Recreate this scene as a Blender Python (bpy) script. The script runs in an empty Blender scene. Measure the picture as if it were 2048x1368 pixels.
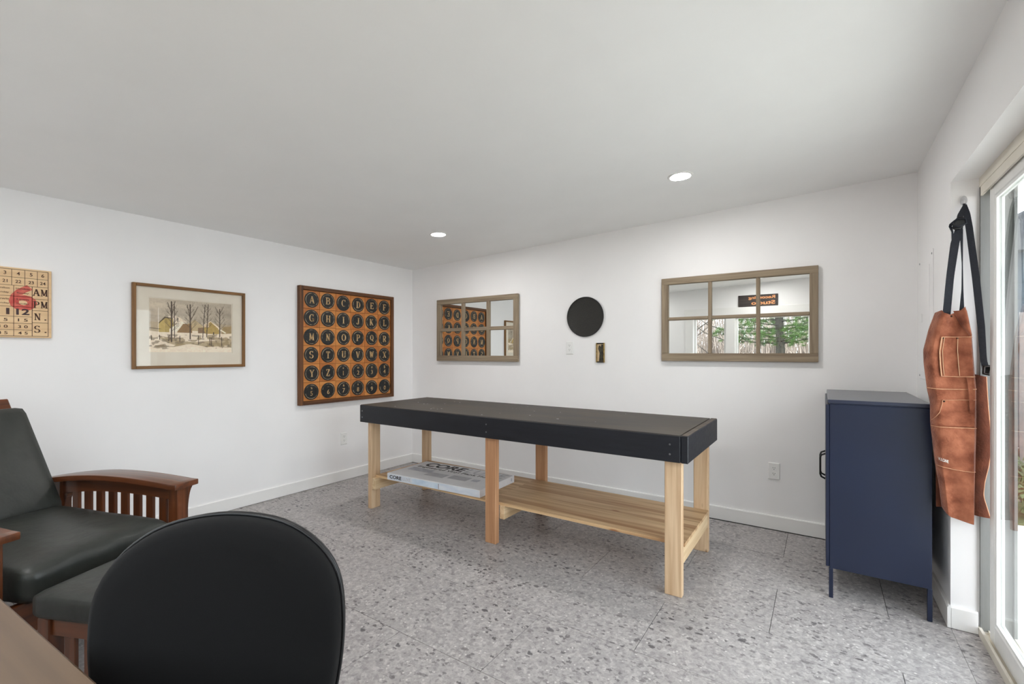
import bpy, bmesh, math, random
import numpy as np
from mathutils import Vector, Matrix

random.seed(7)
SC = bpy.context.scene
COL = SC.collection

# ------------------------------------------------------------------ camera
CAM_POS = (3.906, -3.742, 1.25)
cam_data = bpy.data.cameras.new('camera')
cam = bpy.data.objects.new('camera', cam_data)
COL.objects.link(cam)
cam.location = CAM_POS
cam.rotation_euler = (math.radians(90), 0, math.radians(34.02))
cam_data.sensor_width = 36.0
cam_data.lens = 36.0 * 920.0 / 2048.0
cam_data.shift_y = 22.0 / 2048.0
cam_data.clip_start = 0.02
SC.camera = cam

# ------------------------------------------------------------------ world, sun, exposure
SKY = 5.5
SUN = 6.0
LAMP = 262.0
world = bpy.data.worlds.new('sky')
SC.world = world
world.use_nodes = True
bg = world.node_tree.nodes['Background']
bg.inputs[0].default_value = (0.90, 0.955, 1.04, 1)
bg.inputs[1].default_value = SKY

sun_data = bpy.data.lights.new('sun', 'SUN')
sun_data.energy = SUN
sun_data.angle = math.radians(1.0)
sun_data.color = (1.0, 0.93, 0.84)
sun = bpy.data.objects.new('sun', sun_data)
COL.objects.link(sun)
sun.location = (-2, 10, 12)
sun.rotation_euler = Vector((0.16, -0.72, -0.66)).to_track_quat('-Z', 'Y').to_euler()


def portal(name, loc, rot, sx, sy):
    d = bpy.data.lights.new(name, 'AREA')
    d.shape = 'RECTANGLE'
    d.size = sx
    d.size_y = sy
    d.cycles.is_portal = True
    o = bpy.data.objects.new(name, d)
    COL.objects.link(o)
    o.location = loc
    o.rotation_euler = rot


portal('portal_sliding_door', (4.62, -1.84, 1.02), (0, math.radians(90), 0), 2.0, 1.9)
portal('portal_window', (3.2, -4.37, 1.36), (math.radians(90), 0, 0), 2.2, 0.95)

vs = SC.view_settings
vs.view_transform = 'Standard'
vs.look = 'None'
vs.gamma = 1.0
vs.exposure = 0.34
vs.use_curve_mapping = False
SC.cycles.max_bounces = 12
SC.cycles.diffuse_bounces = 8
SC.cycles.transparent_max_bounces = 16
SC.cycles.adaptive_threshold = 0.02


# ------------------------------------------------------------------ materials
def lin(c):
    out = []
    for v in c:
        v = v / 255.0
        out.append(v / 12.92 if v <= 0.04045 else ((v + 0.055) / 1.055) ** 2.4)
    return (*out, 1.0)


MATS = {}


def mat(name, c1, c2=None, scale=(8, 8, 8), detail=4, rough=0.5, bump=0.0, metal=0.0, spec=0.5,
        coat=0.0, coords='Object', bump_scale=None, lo=0.35, hi=0.65, rough2=None, sheen=0.0, distort=0.0):
    m = bpy.data.materials.new(name)
    m.use_nodes = True
    nt = m.node_tree
    bs = nt.nodes['Principled BSDF']
    bs.inputs['Base Color'].default_value = lin(c1)
    bs.inputs['Roughness'].default_value = rough
    bs.inputs['Metallic'].default_value = metal
    bs.inputs['Specular IOR Level'].default_value = spec
    bs.inputs['Coat Weight'].default_value = coat
    bs.inputs['Sheen Weight'].default_value = sheen
    if c2 is not None or bump:
        tc = nt.nodes.new('ShaderNodeTexCoord')
        mp = nt.nodes.new('ShaderNodeMapping')
        mp.inputs['Scale'].default_value = scale
        if coords == 'World':
            g = nt.nodes.new('ShaderNodeNewGeometry')
            nt.links.new(g.outputs['Position'], mp.inputs['Vector'])
        else:
            nt.links.new(tc.outputs[coords], mp.inputs['Vector'])
        no = nt.nodes.new('ShaderNodeTexNoise')
        no.inputs['Scale'].default_value = 1.0
        no.inputs['Detail'].default_value = detail
        no.inputs['Distortion'].default_value = distort
        nt.links.new(mp.outputs[0], no.inputs['Vector'])
        if c2 is not None:
            r = nt.nodes.new('ShaderNodeValToRGB')
            r.color_ramp.elements[0].position = lo
            r.color_ramp.elements[1].position = hi
            r.color_ramp.elements[0].color = lin(c1)
            r.color_ramp.elements[1].color = lin(c2)
            nt.links.new(no.outputs['Fac'], r.inputs[0])
            nt.links.new(r.outputs[0], bs.inputs['Base Color'])
        if rough2 is not None:
            mr = nt.nodes.new('ShaderNodeMapRange')
            mr.inputs['To Min'].default_value = rough
            mr.inputs['To Max'].default_value = rough2
            nt.links.new(no.outputs['Fac'], mr.inputs['Value'])
            nt.links.new(mr.outputs[0], bs.inputs['Roughness'])
        if bump:
            b = nt.nodes.new('ShaderNodeBump')
            b.inputs['Strength'].default_value = bump
            b.inputs['Distance'].default_value = 0.01
            src = no
            if bump_scale:
                src = nt.nodes.new('ShaderNodeTexNoise')
                src.inputs['Scale'].default_value = bump_scale
                src.inputs['Detail'].default_value = 3
                nt.links.new(tc.outputs['Object'], src.inputs['Vector'])
            nt.links.new(src.outputs['Fac'], b.inputs['Height'])
            nt.links.new(b.outputs[0], bs.inputs['Normal'])
    MATS[name] = m
    return m


def wood(name, c1, c2, axis='Z', freq=1.0, rough=0.5, bump=0.15, coat=0.0, knots=None, coords='Object', spec=0.4):
    """long grain along the given axis, optional dark knots"""
    m = bpy.data.materials.new(name)
    m.use_nodes = True
    nt = m.node_tree
    bs = nt.nodes['Principled BSDF']
    bs.inputs['Roughness'].default_value = rough
    bs.inputs['Coat Weight'].default_value = coat
    bs.inputs['Coat Roughness'].default_value = 0.2
    bs.inputs['Specular IOR Level'].default_value = spec
    tc = nt.nodes.new('ShaderNodeTexCoord')
    oi = nt.nodes.new('ShaderNodeObjectInfo')
    add = nt.nodes.new('ShaderNodeVectorMath')
    add.operation = 'MULTIPLY_ADD'
    comb = nt.nodes.new('ShaderNodeCombineXYZ')
    for k in range(3):
        nt.links.new(oi.outputs['Random'], comb.inputs[k])
    add.inputs[1].default_value = (13.7, 7.3, 5.1)
    nt.links.new(comb.outputs[0], add.inputs[0])
    nt.links.new(tc.outputs[coords], add.inputs[2])
    mp = nt.nodes.new('ShaderNodeMapping')
    long_, cross = 1.6 * freq, 34.0 * freq
    mp.inputs['Scale'].default_value = [long_ if a == axis else cross for a in 'XYZ']
    nt.links.new(add.outputs[0], mp.inputs['Vector'])
    no = nt.nodes.new('ShaderNodeTexNoise')
    no.inputs['Scale'].default_value = 1.0
    no.inputs['Detail'].default_value = 5
    no.inputs['Distortion'].default_value = 0.9
    nt.links.new(mp.outputs[0], no.inputs['Vector'])
    r = nt.nodes.new('ShaderNodeValToRGB')
    r.color_ramp.elements[0].position = 0.3
    r.color_ramp.elements[1].position = 0.68
    r.color_ramp.elements[0].color = lin(c1)
    r.color_ramp.elements[1].color = lin(c2)
    nt.links.new(no.outputs['Fac'], r.inputs[0])
    last = r.outputs[0]
    if knots:
        mk = nt.nodes.new('ShaderNodeMapping')
        mk.inputs['Scale'].default_value = [3.2 if a == axis else 9.0 for a in 'XYZ']
        nt.links.new(add.outputs[0], mk.inputs['Vector'])
        vo = nt.nodes.new('ShaderNodeTexVoronoi')
        vo.inputs['Scale'].default_value = 1.0
        nt.links.new(mk.outputs[0], vo.inputs['Vector'])
        kr = nt.nodes.new('ShaderNodeValToRGB')
        kr.color_ramp.elements[0].position = 0.07
        kr.color_ramp.elements[1].position = 0.13
        kr.color_ramp.elements[0].color = (1, 1, 1, 1)
        kr.color_ramp.elements[1].color = (0, 0, 0, 1)
        nt.links.new(vo.outputs['Distance'], kr.inputs[0])
        mx = nt.nodes.new('ShaderNodeMix')
        mx.data_type = 'RGBA'
        nt.links.new(kr.outputs[0], mx.inputs['Factor'])
        nt.links.new(last, mx.inputs['A'])
        mx.inputs['B'].default_value = lin(knots)
        last = mx.outputs['Result']
    nt.links.new(last, bs.inputs['Base Color'])
    b = nt.nodes.new('ShaderNodeBump')
    b.inputs['Strength'].default_value = bump
    b.inputs['Distance'].default_value = 0.004
    nt.links.new(no.outputs['Fac'], b.inputs['Height'])
    nt.links.new(b.outputs[0], bs.inputs['Normal'])
    MATS[name] = m
    return m


def glass(name, tint=(0.97, 0.985, 0.98), ior=1.45, rough=0.0):
    m = bpy.data.materials.new(name)
    m.use_nodes = True
    nt = m.node_tree
    nt.nodes.clear()
    out = nt.nodes.new('ShaderNodeOutputMaterial')
    tr = nt.nodes.new('ShaderNodeBsdfTransparent')
    tr.inputs[0].default_value = (*tint, 1)
    gl = nt.nodes.new('ShaderNodeBsdfGlossy')
    gl.inputs['Roughness'].default_value = rough
    # Schlick reflectance, the same from both sides of the pane
    f0 = ((ior - 1) / (ior + 1)) ** 2
    g = nt.nodes.new('ShaderNodeNewGeometry')
    dt = nt.nodes.new('ShaderNodeVectorMath')
    dt.operation = 'DOT_PRODUCT'
    nt.links.new(g.outputs['Normal'], dt.inputs[0])
    nt.links.new(g.outputs['Incoming'], dt.inputs[1])

    def mth(op, a, b):
        q = nt.nodes.new('ShaderNodeMath')
        q.operation = op
        for k, x in enumerate((a, b)):
            if isinstance(x, (int, float)):
                q.inputs[k].default_value = x
            elif x is not None:
                nt.links.new(x, q.inputs[k])
        return q.outputs[0]
    c = mth('ABSOLUTE', dt.outputs['Value'], None)
    p = mth('POWER', mth('SUBTRACT', 1.0, c), 5.0)
    fr = mth('ADD', mth('MULTIPLY', p, 1.0 - f0), f0)
    mx = nt.nodes.new('ShaderNodeMixShader')
    nt.links.new(fr, mx.inputs[0])
    nt.links.new(tr.outputs[0], mx.inputs[1])
    nt.links.new(gl.outputs[0], mx.inputs[2])
    nt.links.new(mx.outputs[0], out.inputs[0])
    MATS[name] = m
    return m


def emitter(name, color, strength):
    m = bpy.data.materials.new(name)
    m.use_nodes = True
    nt = m.node_tree
    nt.nodes.clear()
    out = nt.nodes.new('ShaderNodeOutputMaterial')
    e = nt.nodes.new('ShaderNodeEmission')
    e.inputs[0].default_value = (*color, 1)
    e.inputs[1].default_value = strength
    nt.links.new(e.outputs[0], out.inputs[0])
    MATS[name] = m
    return m


def floor_material():
    m = bpy.data.materials.new('speckled_vinyl')
    m.use_nodes = True
    nt = m.node_tree
    bs = nt.nodes['Principled BSDF']
    g = nt.nodes.new('ShaderNodeNewGeometry')
    oi = nt.nodes.new('ShaderNodeObjectInfo')
    off = nt.nodes.new('ShaderNodeVectorMath')
    off.operation = 'MULTIPLY_ADD'
    cb = nt.nodes.new('ShaderNodeCombineXYZ')
    nt.links.new(oi.outputs['Random'], cb.inputs[0])
    nt.links.new(oi.outputs['Random'], cb.inputs[1])
    nt.links.new(cb.outputs[0], off.inputs[0])
    off.inputs[1].default_value = (31.0, 17.0, 0)
    nt.links.new(g.outputs['Position'], off.inputs[2])
    vec = off.outputs[0]

    def noise(scale, detail, dist=0.0, rough=0.5):
        n = nt.nodes.new('ShaderNodeTexNoise')
        n.inputs['Scale'].default_value = scale
        n.inputs['Detail'].default_value = detail
        n.inputs['Distortion'].default_value = dist
        n.inputs['Roughness'].default_value = rough
        nt.links.new(vec, n.inputs['Vector'])
        return n

    def ramp(src, stops):
        r = nt.nodes.new('ShaderNodeValToRGB')
        el = r.color_ramp.elements
        while len(el) < len(stops):
            el.new(0.5)
        for e, (p, c) in zip(el, stops):
            e.position = p
            e.color = c
        nt.links.new(src, r.inputs[0])
        return r.outputs[0]

    def mix(fac, a, b, mode='MIX'):
        x = nt.nodes.new('ShaderNodeMix')
        x.data_type = 'RGBA'
        x.blend_type = mode
        if isinstance(fac, float):
            x.inputs['Factor'].default_value = fac
        else:
            nt.links.new(fac, x.inputs['Factor'])
        nt.links.new(a, x.inputs['A'])
        if isinstance(b, tuple):
            x.inputs['B'].default_value = b
        else:
            nt.links.new(b, x.inputs['B'])
        return x.outputs['Result']

    W, K = (1, 1, 1, 1), (0, 0, 0, 1)
    base = ramp(noise(3.0, 3).outputs['Fac'], [(0.35, lin((158, 153, 153))), (0.65, lin((176, 171, 169)))])
    mott = ramp(noise(42.0, 5, 1.5, 0.65).outputs['Fac'], [(0.33, lin((122, 117, 119))), (0.5, lin((166, 161, 160))), (0.66, lin((203, 199, 196)))])
    base = mix(0.62, base, mott)
    vc = nt.nodes.new('ShaderNodeTexVoronoi')
    vc.inputs['Scale'].default_value = 64.0
    wv = nt.nodes.new('ShaderNodeVectorMath')
    wv.operation = 'MULTIPLY_ADD'
    nt.links.new(noise(55.0, 2).outputs['Color'], wv.inputs[0])
    wv.inputs[1].default_value = (0.02, 0.02, 0)
    nt.links.new(vec, wv.inputs[2])
    nt.links.new(wv.outputs[0], vc.inputs['Vector'])
    cells = ramp(vc.outputs['Color'], [(0.12, lin((118, 113, 114))), (0.4, lin((160, 155, 154))), (0.62, lin((172, 167, 165))), (0.9, lin((208, 204, 201)))])
    base = mix(0.36, base, cells)
    # dark stone chips of two sizes
    for scale, cut, thr, colr in ((31.0, 0.33, 0.70, (92, 88, 90)), (58.0, 0.42, 0.64, (98, 94, 95)), (20.0, 0.24, 0.83, (106, 102, 102))):
        vo = nt.nodes.new('ShaderNodeTexVoronoi')
        vo.inputs['Scale'].default_value = scale
        mp = nt.nodes.new('ShaderNodeMapping')
        mp.inputs['Scale'].default_value = (0.62, 1.0, 1.0)
        mp.inputs['Rotation'].default_value = (0, 0, 0.5)
        wob = nt.nodes.new('ShaderNodeVectorMath')
        wob.operation = 'MULTIPLY_ADD'
        nn = noise(scale * 1.6, 2)
        nt.links.new(nn.outputs['Color'], wob.inputs[0])
        wob.inputs[1].default_value = (0.026, 0.026, 0)
        nt.links.new(vec, wob.inputs[2])
        nt.links.new(wob.outputs[0], mp.inputs['Vector'])
        nt.links.new(mp.outputs[0], vo.inputs['Vector'])
        shape = ramp(vo.outputs['Distance'], [(cut * 0.75, W), (cut, K)])
        pick = ramp(vo.outputs['Color'], [(thr, K), (thr + 0.02, W)])
        clus = ramp(noise(2.4, 2).outputs['Fac'], [(0.38, (0.25, 0.25, 0.25, 1)), (0.6, W)])
        f = mix(1.0, shape, pick, 'MULTIPLY')
        f = mix(1.0, f, clus, 'MULTIPLY')
        base = mix(f, base, lin(colr))
    # pale chips
    vo = nt.nodes.new('ShaderNodeTexVoronoi')
    vo.inputs['Scale'].default_value = 55.0
    nt.links.new(vec, vo.inputs['Vector'])
    shape = ramp(vo.outputs['Distance'], [(0.2, W), (0.3, K)])
    pick = ramp(vo.outputs['Color'], [(0.72, K), (0.75, W)])
    base = mix(mix(1.0, shape, pick, 'MULTIPLY'), base, lin((206, 202, 199)))
    nt.links.new(base, bs.inputs['Base Color'])
    bs.inputs['Roughness'].default_value = 0.42
    bs.inputs['Specular IOR Level'].default_value = 0.35
    b = nt.nodes.new('ShaderNodeBump')
    b.inputs['Strength'].default_value = 0.05
    b.inputs['Distance'].default_value = 0.003
    nt.links.new(noise(90.0, 2).outputs['Fac'], b.inputs['Height'])
    nt.links.new(b.outputs[0], bs.inputs['Normal'])
    MATS['floor'] = m


def vcol_material(name, rough=0.6):
    m = bpy.data.materials.new(name)
    m.use_nodes = True
    nt = m.node_tree
    a = nt.nodes.new('ShaderNodeVertexColor')
    a.layer_name = 'Col'
    nt.links.new(a.outputs[0], nt.nodes['Principled BSDF'].inputs['Base Color'])
    nt.nodes['Principled BSDF'].inputs['Roughness'].default_value = rough
    MATS[name] = m


mat('wall_paint', (244, 243, 243), (246, 245, 245), scale=(3, 3, 3), rough=0.55, bump=0.02, bump_scale=160, spec=0.3, coords='World')
mat('ceiling_paint', (245, 245, 244), (247, 247, 246), scale=(3, 3, 3), rough=0.7, spec=0.2, coords='World')
mat('trim_white', (240, 239, 237), (243, 242, 240), scale=(5, 5, 5), rough=0.35, coords='World')
mat('plastic_white', (238, 238, 236), (240, 240, 238), scale=(20, 20, 20), rough=0.3)
mat('slot_dark', (40, 38, 36), rough=0.6)
floor_material()
mat('joint_dark', (60, 57, 56), (70, 66, 64), rough=0.8)
wood('pine', (194, 158, 122), (224, 195, 160), 'Z', 1.0, rough=0.6, knots=(128, 78, 44))
wood('fir', (178, 128, 90), (208, 160, 120), 'Z', 1.0, rough=0.6)
wood('pine_y', (204, 172, 132), (230, 204, 166), 'Y', 1.0, rough=0.6)
wood('plywood', (164, 120, 80), (226, 192, 148), 'X', 0.5, rough=0.55, knots=(150, 98, 60))
mat('ply_edge', (178, 140, 98), (222, 190, 146), scale=(6, 60, 260), rough=0.7)
mat('bench_black', (14, 16, 24), (23, 25, 33), scale=(6, 40, 40), rough=0.42, rough2=0.6, bump=0.12)
mat('bench_top', (48, 42, 36), (74, 66, 56), scale=(2.2, 9, 9), detail=8, rough=0.5, rough2=0.65, bump=0.1)
mat('chipped_edge', (96, 82, 70), (58, 52, 48), scale=(9, 30, 30), rough=0.7)
mat('screw_steel', (150, 150, 152), rough=0.35, metal=1.0)
mat('navy_metal', (15, 25, 50), (17, 28, 54), scale=(3, 3, 3), rough=0.38, spec=0.55, bump=0.01, bump_scale=200)
mat('navy_top', (30, 38, 60), (34, 42, 64), scale=(3, 3, 3), rough=0.34, spec=0.6, coat=0.35)
mat('navy_dark', (22, 30, 52), rough=0.5)
mat('black_metal', (20, 20, 22), rough=0.35, spec=0.5)
mat('leather_green', (38, 41, 38), (48, 51, 47), scale=(9, 9, 9), rough=0.36, rough2=0.5, bump=0.25, bump_scale=22, spec=0.55)
for ax in 'XYZ':
    wood('cherry_' + ax, (70, 37, 20), (114, 63, 33), ax, 0.8, rough=0.32, coat=0.35, spec=0.5)
mat('office_fabric', (14, 14, 15), (17, 17, 18), scale=(900, 900, 900), rough=0.85, bump=0.06, sheen=0.04, spec=0.2)
mat('office_plastic', (24, 24, 26), rough=0.4)
wood('desk_wood', (84, 66, 50), (104, 83, 64), 'X', 0.5, rough=0.45, coat=0.1)
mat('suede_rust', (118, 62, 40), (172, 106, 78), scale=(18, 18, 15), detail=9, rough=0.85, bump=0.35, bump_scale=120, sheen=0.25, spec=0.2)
mat('suede_shaded', (74, 40, 28), (100, 56, 38), scale=(14, 14, 10), detail=6, rough=0.9, bump=0.35, bump_scale=120, spec=0.15)  # same suede, with the shade on the leaves behind painted into its colour
mat('suede_edge', (196, 142, 108), (214, 164, 130), scale=(60, 60, 60), rough=0.9)
mat('stitch', (214, 176, 140), rough=0.8)
mat('webbing', (20, 23, 33), (28, 32, 44), scale=(120, 120, 500), rough=0.7, bump=0.3)
mat('rivet', (50, 34, 26), rough=0.4, metal=0.8)
mat('print_white', (236, 232, 226), rough=0.7)
wood('grey_wood_X', (122, 106, 88), (158, 142, 120), 'X', 1.3, rough=0.75)
wood('grey_wood_Z', (122, 106, 88), (158, 142, 120), 'Z', 1.3, rough=0.75)
mat('mirror', (238, 240, 238), rough=0.0, metal=1.0)
mat('disc_black', (34, 33, 30), (48, 46, 42), scale=(260, 260, 260), detail=1, rough=0.55, bump=0.6)
mat('disc_rim', (24, 24, 24), rough=0.5)
wood('board_orange_a', (186, 116, 54), (212, 144, 78), 'Y', 0.8, rough=0.5)
wood('board_orange_b', (168, 98, 44), (196, 124, 62), 'Z', 0.8, rough=0.5)
wood('board_frame', (74, 46, 26), (122, 78, 44), 'Z', 0.8, rough=0.6)
wood('board_frame_y', (74, 46, 26), (122, 78, 44), 'Y', 0.8, rough=0.6)
mat('key_black', (12, 14, 14), (28, 28, 26), scale=(70, 70, 70), detail=4, rough=0.5, bump=0.25)
mat('key_cream', (216, 184, 136), (176, 138, 88), scale=(40, 40, 40), rough=0.6)
mat('key_ring', (196, 178, 148), (70, 62, 52), scale=(26, 26, 26), rough=0.6, lo=0.42, hi=0.6)
wood('ticket_wood', (218, 180, 136), (236, 204, 160), 'Y', 0.6, rough=0.6, coords='Object')
mat('ticket_ink', (92, 62, 46), (70, 46, 40), scale=(60, 60, 60), rough=0.7)
mat('ticket_ink_dark', (56, 42, 52), (84, 60, 52), scale=(40, 40, 40), rough=0.7)
mat('ticket_red', (198, 76, 66), (214, 110, 92), scale=(30, 30, 30), rough=0.6)
wood('frame_brown_Y', (100, 68, 32), (140, 98, 50), 'Y', 0.8, rough=0.45)
wood('frame_brown_Z', (100, 68, 32), (140, 98, 50), 'Z', 0.8, rough=0.45)
mat('mat_board', (232, 222, 206), (236, 227, 212), scale=(10, 10, 10), rough=0.8)
vcol_material('painting_print')
glass('picture_glass', (0.985, 0.985, 0.98), 1.3)
glass('door_glass', (0.955, 0.98, 0.97), 1.5)
mat('carton_white', (226, 224, 226), (234, 232, 233), scale=(7, 7, 7), rough=0.45)
mat('carton_side', (206, 214, 226), (224, 228, 234), scale=(9, 30, 30), rough=0.45)
mat('carton_ink', (38, 34, 34), rough=0.6)
mat('carton_grey', (196, 194, 198), (180, 178, 184), scale=(20, 20, 20), rough=0.5)
mat('carton_photo', (168, 168, 178), (206, 206, 212), scale=(18, 40, 18), rough=0.5)
mat('carton_blue', (190, 208, 226), (214, 226, 238), scale=(16, 16, 16), rough=0.5)
mat('sign_dark', (52, 46, 44), (72, 62, 58), scale=(4, 30, 30), rough=0.7)
mat('sign_orange', (224, 142, 84), (240, 178, 126), scale=(40, 40, 40), rough=0.7)
mat('alu_grey', (128, 130, 128), (138, 140, 138), scale=(30, 30, 3), rough=0.45, metal=0.35)
mat('vinyl_cream', (222, 216, 202), (228, 222, 210), scale=(10, 10, 10), rough=0.45)
mat('vinyl_white', (236, 236, 234), (240, 240, 238), scale=(10, 10, 10), rough=0.35)
mat('weather_strip', (186, 164, 132), (204, 184, 152), scale=(40, 40, 3), rough=0.8)
emitter('lamp_lens', (1.0, 0.985, 0.965), LAMP)
mat('hook_clear', (200, 200, 202), rough=0.15, spec=0.8)
mat('gilt', (176, 148, 84), (120, 96, 50), scale=(60, 60, 60), rough=0.4, metal=0.5)
mat('photo_tan', (196, 168, 128), (214, 190, 152), scale=(30, 30, 30), rough=0.5)
mat('photo_dark', (34, 30, 22), (72, 66, 48), scale=(50, 50, 50), rough=0.5)
mat('concrete', (196, 194, 188), (208, 205, 199), scale=(4, 4, 4), detail=6, rough=0.85, coords='World')
mat('leaf_litter', (116, 98, 78), (150, 132, 106), scale=(3, 3, 3), detail=8, rough=0.95, coords='World')
mat('grass_green', (62, 78, 46), (88, 102, 64), scale=(30, 30, 30), detail=5, rough=0.9, coords='World')
mat('bark_dark', (34, 31, 28), (56, 52, 46), scale=(12, 12, 3), detail=6, rough=0.95, bump=0.4)
mat('pine_needles', (34, 66, 24), (80, 114, 52), scale=(5, 5, 5), detail=3, rough=0.6)
mat('dry_brush', (104, 93, 87), (176, 164, 156), scale=(3, 3, 1), rough=0.95)
mat('shrub_leaf', (48, 66, 40), (86, 104, 66), scale=(20, 20, 20), rough=0.6)
wood('fence_grey', (108, 104, 102), (132, 127, 124), 'Z', 0.6, rough=0.9)
mat('siding_blue', (58, 68, 76), (66, 76, 84), scale=(2, 2, 30), rough=0.8)
mat('roof_grey', (70, 70, 72), (92, 92, 94), scale=(20, 20, 20), rough=0.95)
mat('eave_paint', (206, 206, 204), (214, 214, 212), scale=(6, 6, 6), rough=0.6)

# ------------------------------------------------------------------ geometry helpers
OFF = {}


class MB:
    def __init__(s):
        s.v, s.f = [], []

    def add(s, vs_, fs_):
        b = len(s.v)
        s.v += [tuple(p) for p in vs_]
        s.f += [tuple(i + b for i in f) for f in fs_]
        return s

    def box(s, x0, y0, z0, x1, y1, z1):
        x0, x1 = sorted((x0, x1)); y0, y1 = sorted((y0, y1)); z0, z1 = sorted((z0, z1))
        return s.add([(x0, y0, z0), (x1, y0, z0), (x1, y1, z0), (x0, y1, z0), (x0, y0, z1), (x1, y0, z1), (x1, y1, z1), (x0, y1, z1)],
                     [(0, 3, 2, 1), (4, 5, 6, 7), (0, 1, 5, 4), (1, 2, 6, 5), (2, 3, 7, 6), (3, 0, 4, 7)])

    def hexa(s, b, t):
        """bottom quad b (ccw from above) and top quad t"""
        return s.add(list(b) + list(t), [(3, 2, 1, 0), (4, 5, 6, 7), (0, 1, 5, 4), (1, 2, 6, 5), (2, 3, 7, 6), (3, 0, 4, 7)])

    def prism(s, poly, fn, d0, d1):
        """2D polygon (ccw) extruded; fn(u, v, d) -> xyz"""
        n = len(poly)
        vs_ = [fn(u, v, d0) for u, v in poly] + [fn(u, v, d1) for u, v in poly]
        fs_ = [tuple(range(n))[::-1], tuple(range(n, 2 * n))]
        fs_ += [(i, (i + 1) % n, n + (i + 1) % n, n + i) for i in range(n)]
        return s.add(vs_, fs_)

    def tube(s, pts, r, n=8, caps=True):
        pts = [Vector(p) for p in pts]
        rs = r if isinstance(r, (list, tuple)) else [r] * len(pts)
        rings = []
        up = None
        for i, p in enumerate(pts):
            t = (pts[min(i + 1, len(pts) - 1)] - pts[max(i - 1, 0)]).normalized()
            if up is None:
                up = t.orthogonal().normalized()
            up = (up - t * up.dot(t)).normalized()
            sd = t.cross(up)
            rings.append([p + (up * math.cos(2 * math.pi * k / n) + sd * math.sin(2 * math.pi * k / n)) * rs[i] for k in range(n)])
        vs_ = [q for ring in rings for q in ring]
        fs_ = []
        for i in range(len(pts) - 1):
            for k in range(n):
                a, b = i * n + k, i * n + (k + 1) % n
                fs_.append((a, b, b + n, a + n))
        if caps:
            fs_.append(tuple(range(n))[::-1])
            fs_.append(tuple(range((len(pts) - 1) * n, len(pts) * n)))
        return s.add(vs_, fs_)

    def lathe(s, prof, n, fn):
        """profile (r, h) revolved; fn(x, y, h)"""
        vs_, fs_ = [], []
        for r, h in prof:
            for k in range(n):
                a = 2 * math.pi * k / n
                vs_.append(fn(r * math.cos(a), r * math.sin(a), h))
        for i in range(len(prof) - 1):
            for k in range(n):
                a, b = i * n + k, i * n + (k + 1) % n
                fs_.append((a, b, b + n, a + n))
        fs_.append(tuple(range(n))[::-1])
        fs_.append(tuple(range((len(prof) - 1) * n, len(prof) * n)))
        return s.add(vs_, fs_)

    def grid(s, nu, nv, fn, closed_u=False):
        vs_ = [fn(i / (nu if closed_u else nu - 1), j / (nv - 1)) for j in range(nv) for i in range(nu)]
        fs_ = []
        for j in range(nv - 1):
            for i in range(nu if closed_u else nu - 1):
                a, b = j * nu + i, j * nu + (i + 1) % nu
                fs_.append((a, b, b + nu, a + nu))
        return s.add(vs_, fs_)

    def build(s, name, material, parent=None, smooth=False, bevel=0.0, seg=1, local=False):
        off = Vector((0, 0, 0))
        if parent is not None and not local:
            off = OFF.get(parent.name, off)
        me = bpy.data.meshes.new(name)
        me.from_pydata([tuple(Vector(p) - off) for p in s.v], [], s.f)
        bm = bmesh.new()
        bm.from_mesh(me)
        bmesh.ops.recalc_face_normals(bm, faces=bm.faces)
        if bevel:
            es = [e for e in bm.edges if len(e.link_faces) == 2 and e.calc_face_angle(0) > 0.6]
            bmesh.ops.bevel(bm, geom=es, offset=bevel, segments=seg, profile=0.5, affect='EDGES', clamp_overlap=True)
        bm.to_mesh(me)
        bm.free()
        if smooth:
            me.polygons.foreach_set('use_smooth', [True] * len(me.polygons))
        if smooth == 'auto':
            me.set_sharp_from_angle(angle=0.7)
        me.materials.append(MATS[material])
        o = bpy.data.objects.new(name, me)
        COL.objects.link(o)
        if parent is not None:
            o.parent = parent
            OFF[o.name] = off
        return o


def box(name, material, parent, a, b, bevel=0.0, local=False):
    return MB().box(*a, *b).build(name, material, parent, bevel=bevel, local=local)


def thing(name, label, cat, loc, rz=0.0, group=None):
    o = bpy.data.objects.new(name, None)
    COL.objects.link(o)
    o.location = loc
    o.rotation_euler = (0, 0, rz)
    o.empty_display_size = 0.1
    o['label'] = label
    o['category'] = cat
    if group:
        o['group'] = group
    OFF[o.name] = Vector(loc)
    return o


def tag(o, label, cat, group=None):
    o['label'] = label
    o['category'] = cat
    if group:
        o['group'] = group
    return o


def structure(o, label):
    o['kind'] = 'structure'
    o['label'] = label
    return o


def struct_root(name, loc, label):
    o = bpy.data.objects.new(name, None)
    COL.objects.link(o)
    o.location = loc
    OFF[o.name] = Vector(loc)
    return structure(o, label)


# ------------------------------------------------------------------ flat lettering
def text2d(txt, size=1.0, bold=0.0, shear=0.0):
    """built-in font outline as 2D verts / faces, lower left corner at the origin"""
    cu = bpy.data.curves.new('t', 'FONT')
    cu.body = txt
    cu.size = size
    cu.offset = bold
    cu.shear = shear
    cu.resolution_u = 3
    ob = bpy.data.objects.new('t', cu)
    COL.objects.link(ob)
    bpy.context.view_layer.update()
    dg = bpy.context.evaluated_depsgraph_get()
    me = bpy.data.meshes.new_from_object(ob.evaluated_get(dg))
    vs_ = [(v.co.x, v.co.y) for v in me.vertices]
    fs_ = [tuple(p.vertices) for p in me.polygons]
    bpy.data.meshes.remove(me)
    bpy.data.objects.remove(ob)
    bpy.data.curves.remove(cu)
    if vs_:
        mx, my = min(v[0] for v in vs_), min(v[1] for v in vs_)
        vs_ = [(x - mx, y - my) for x, y in vs_]
    return vs_, fs_


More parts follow.
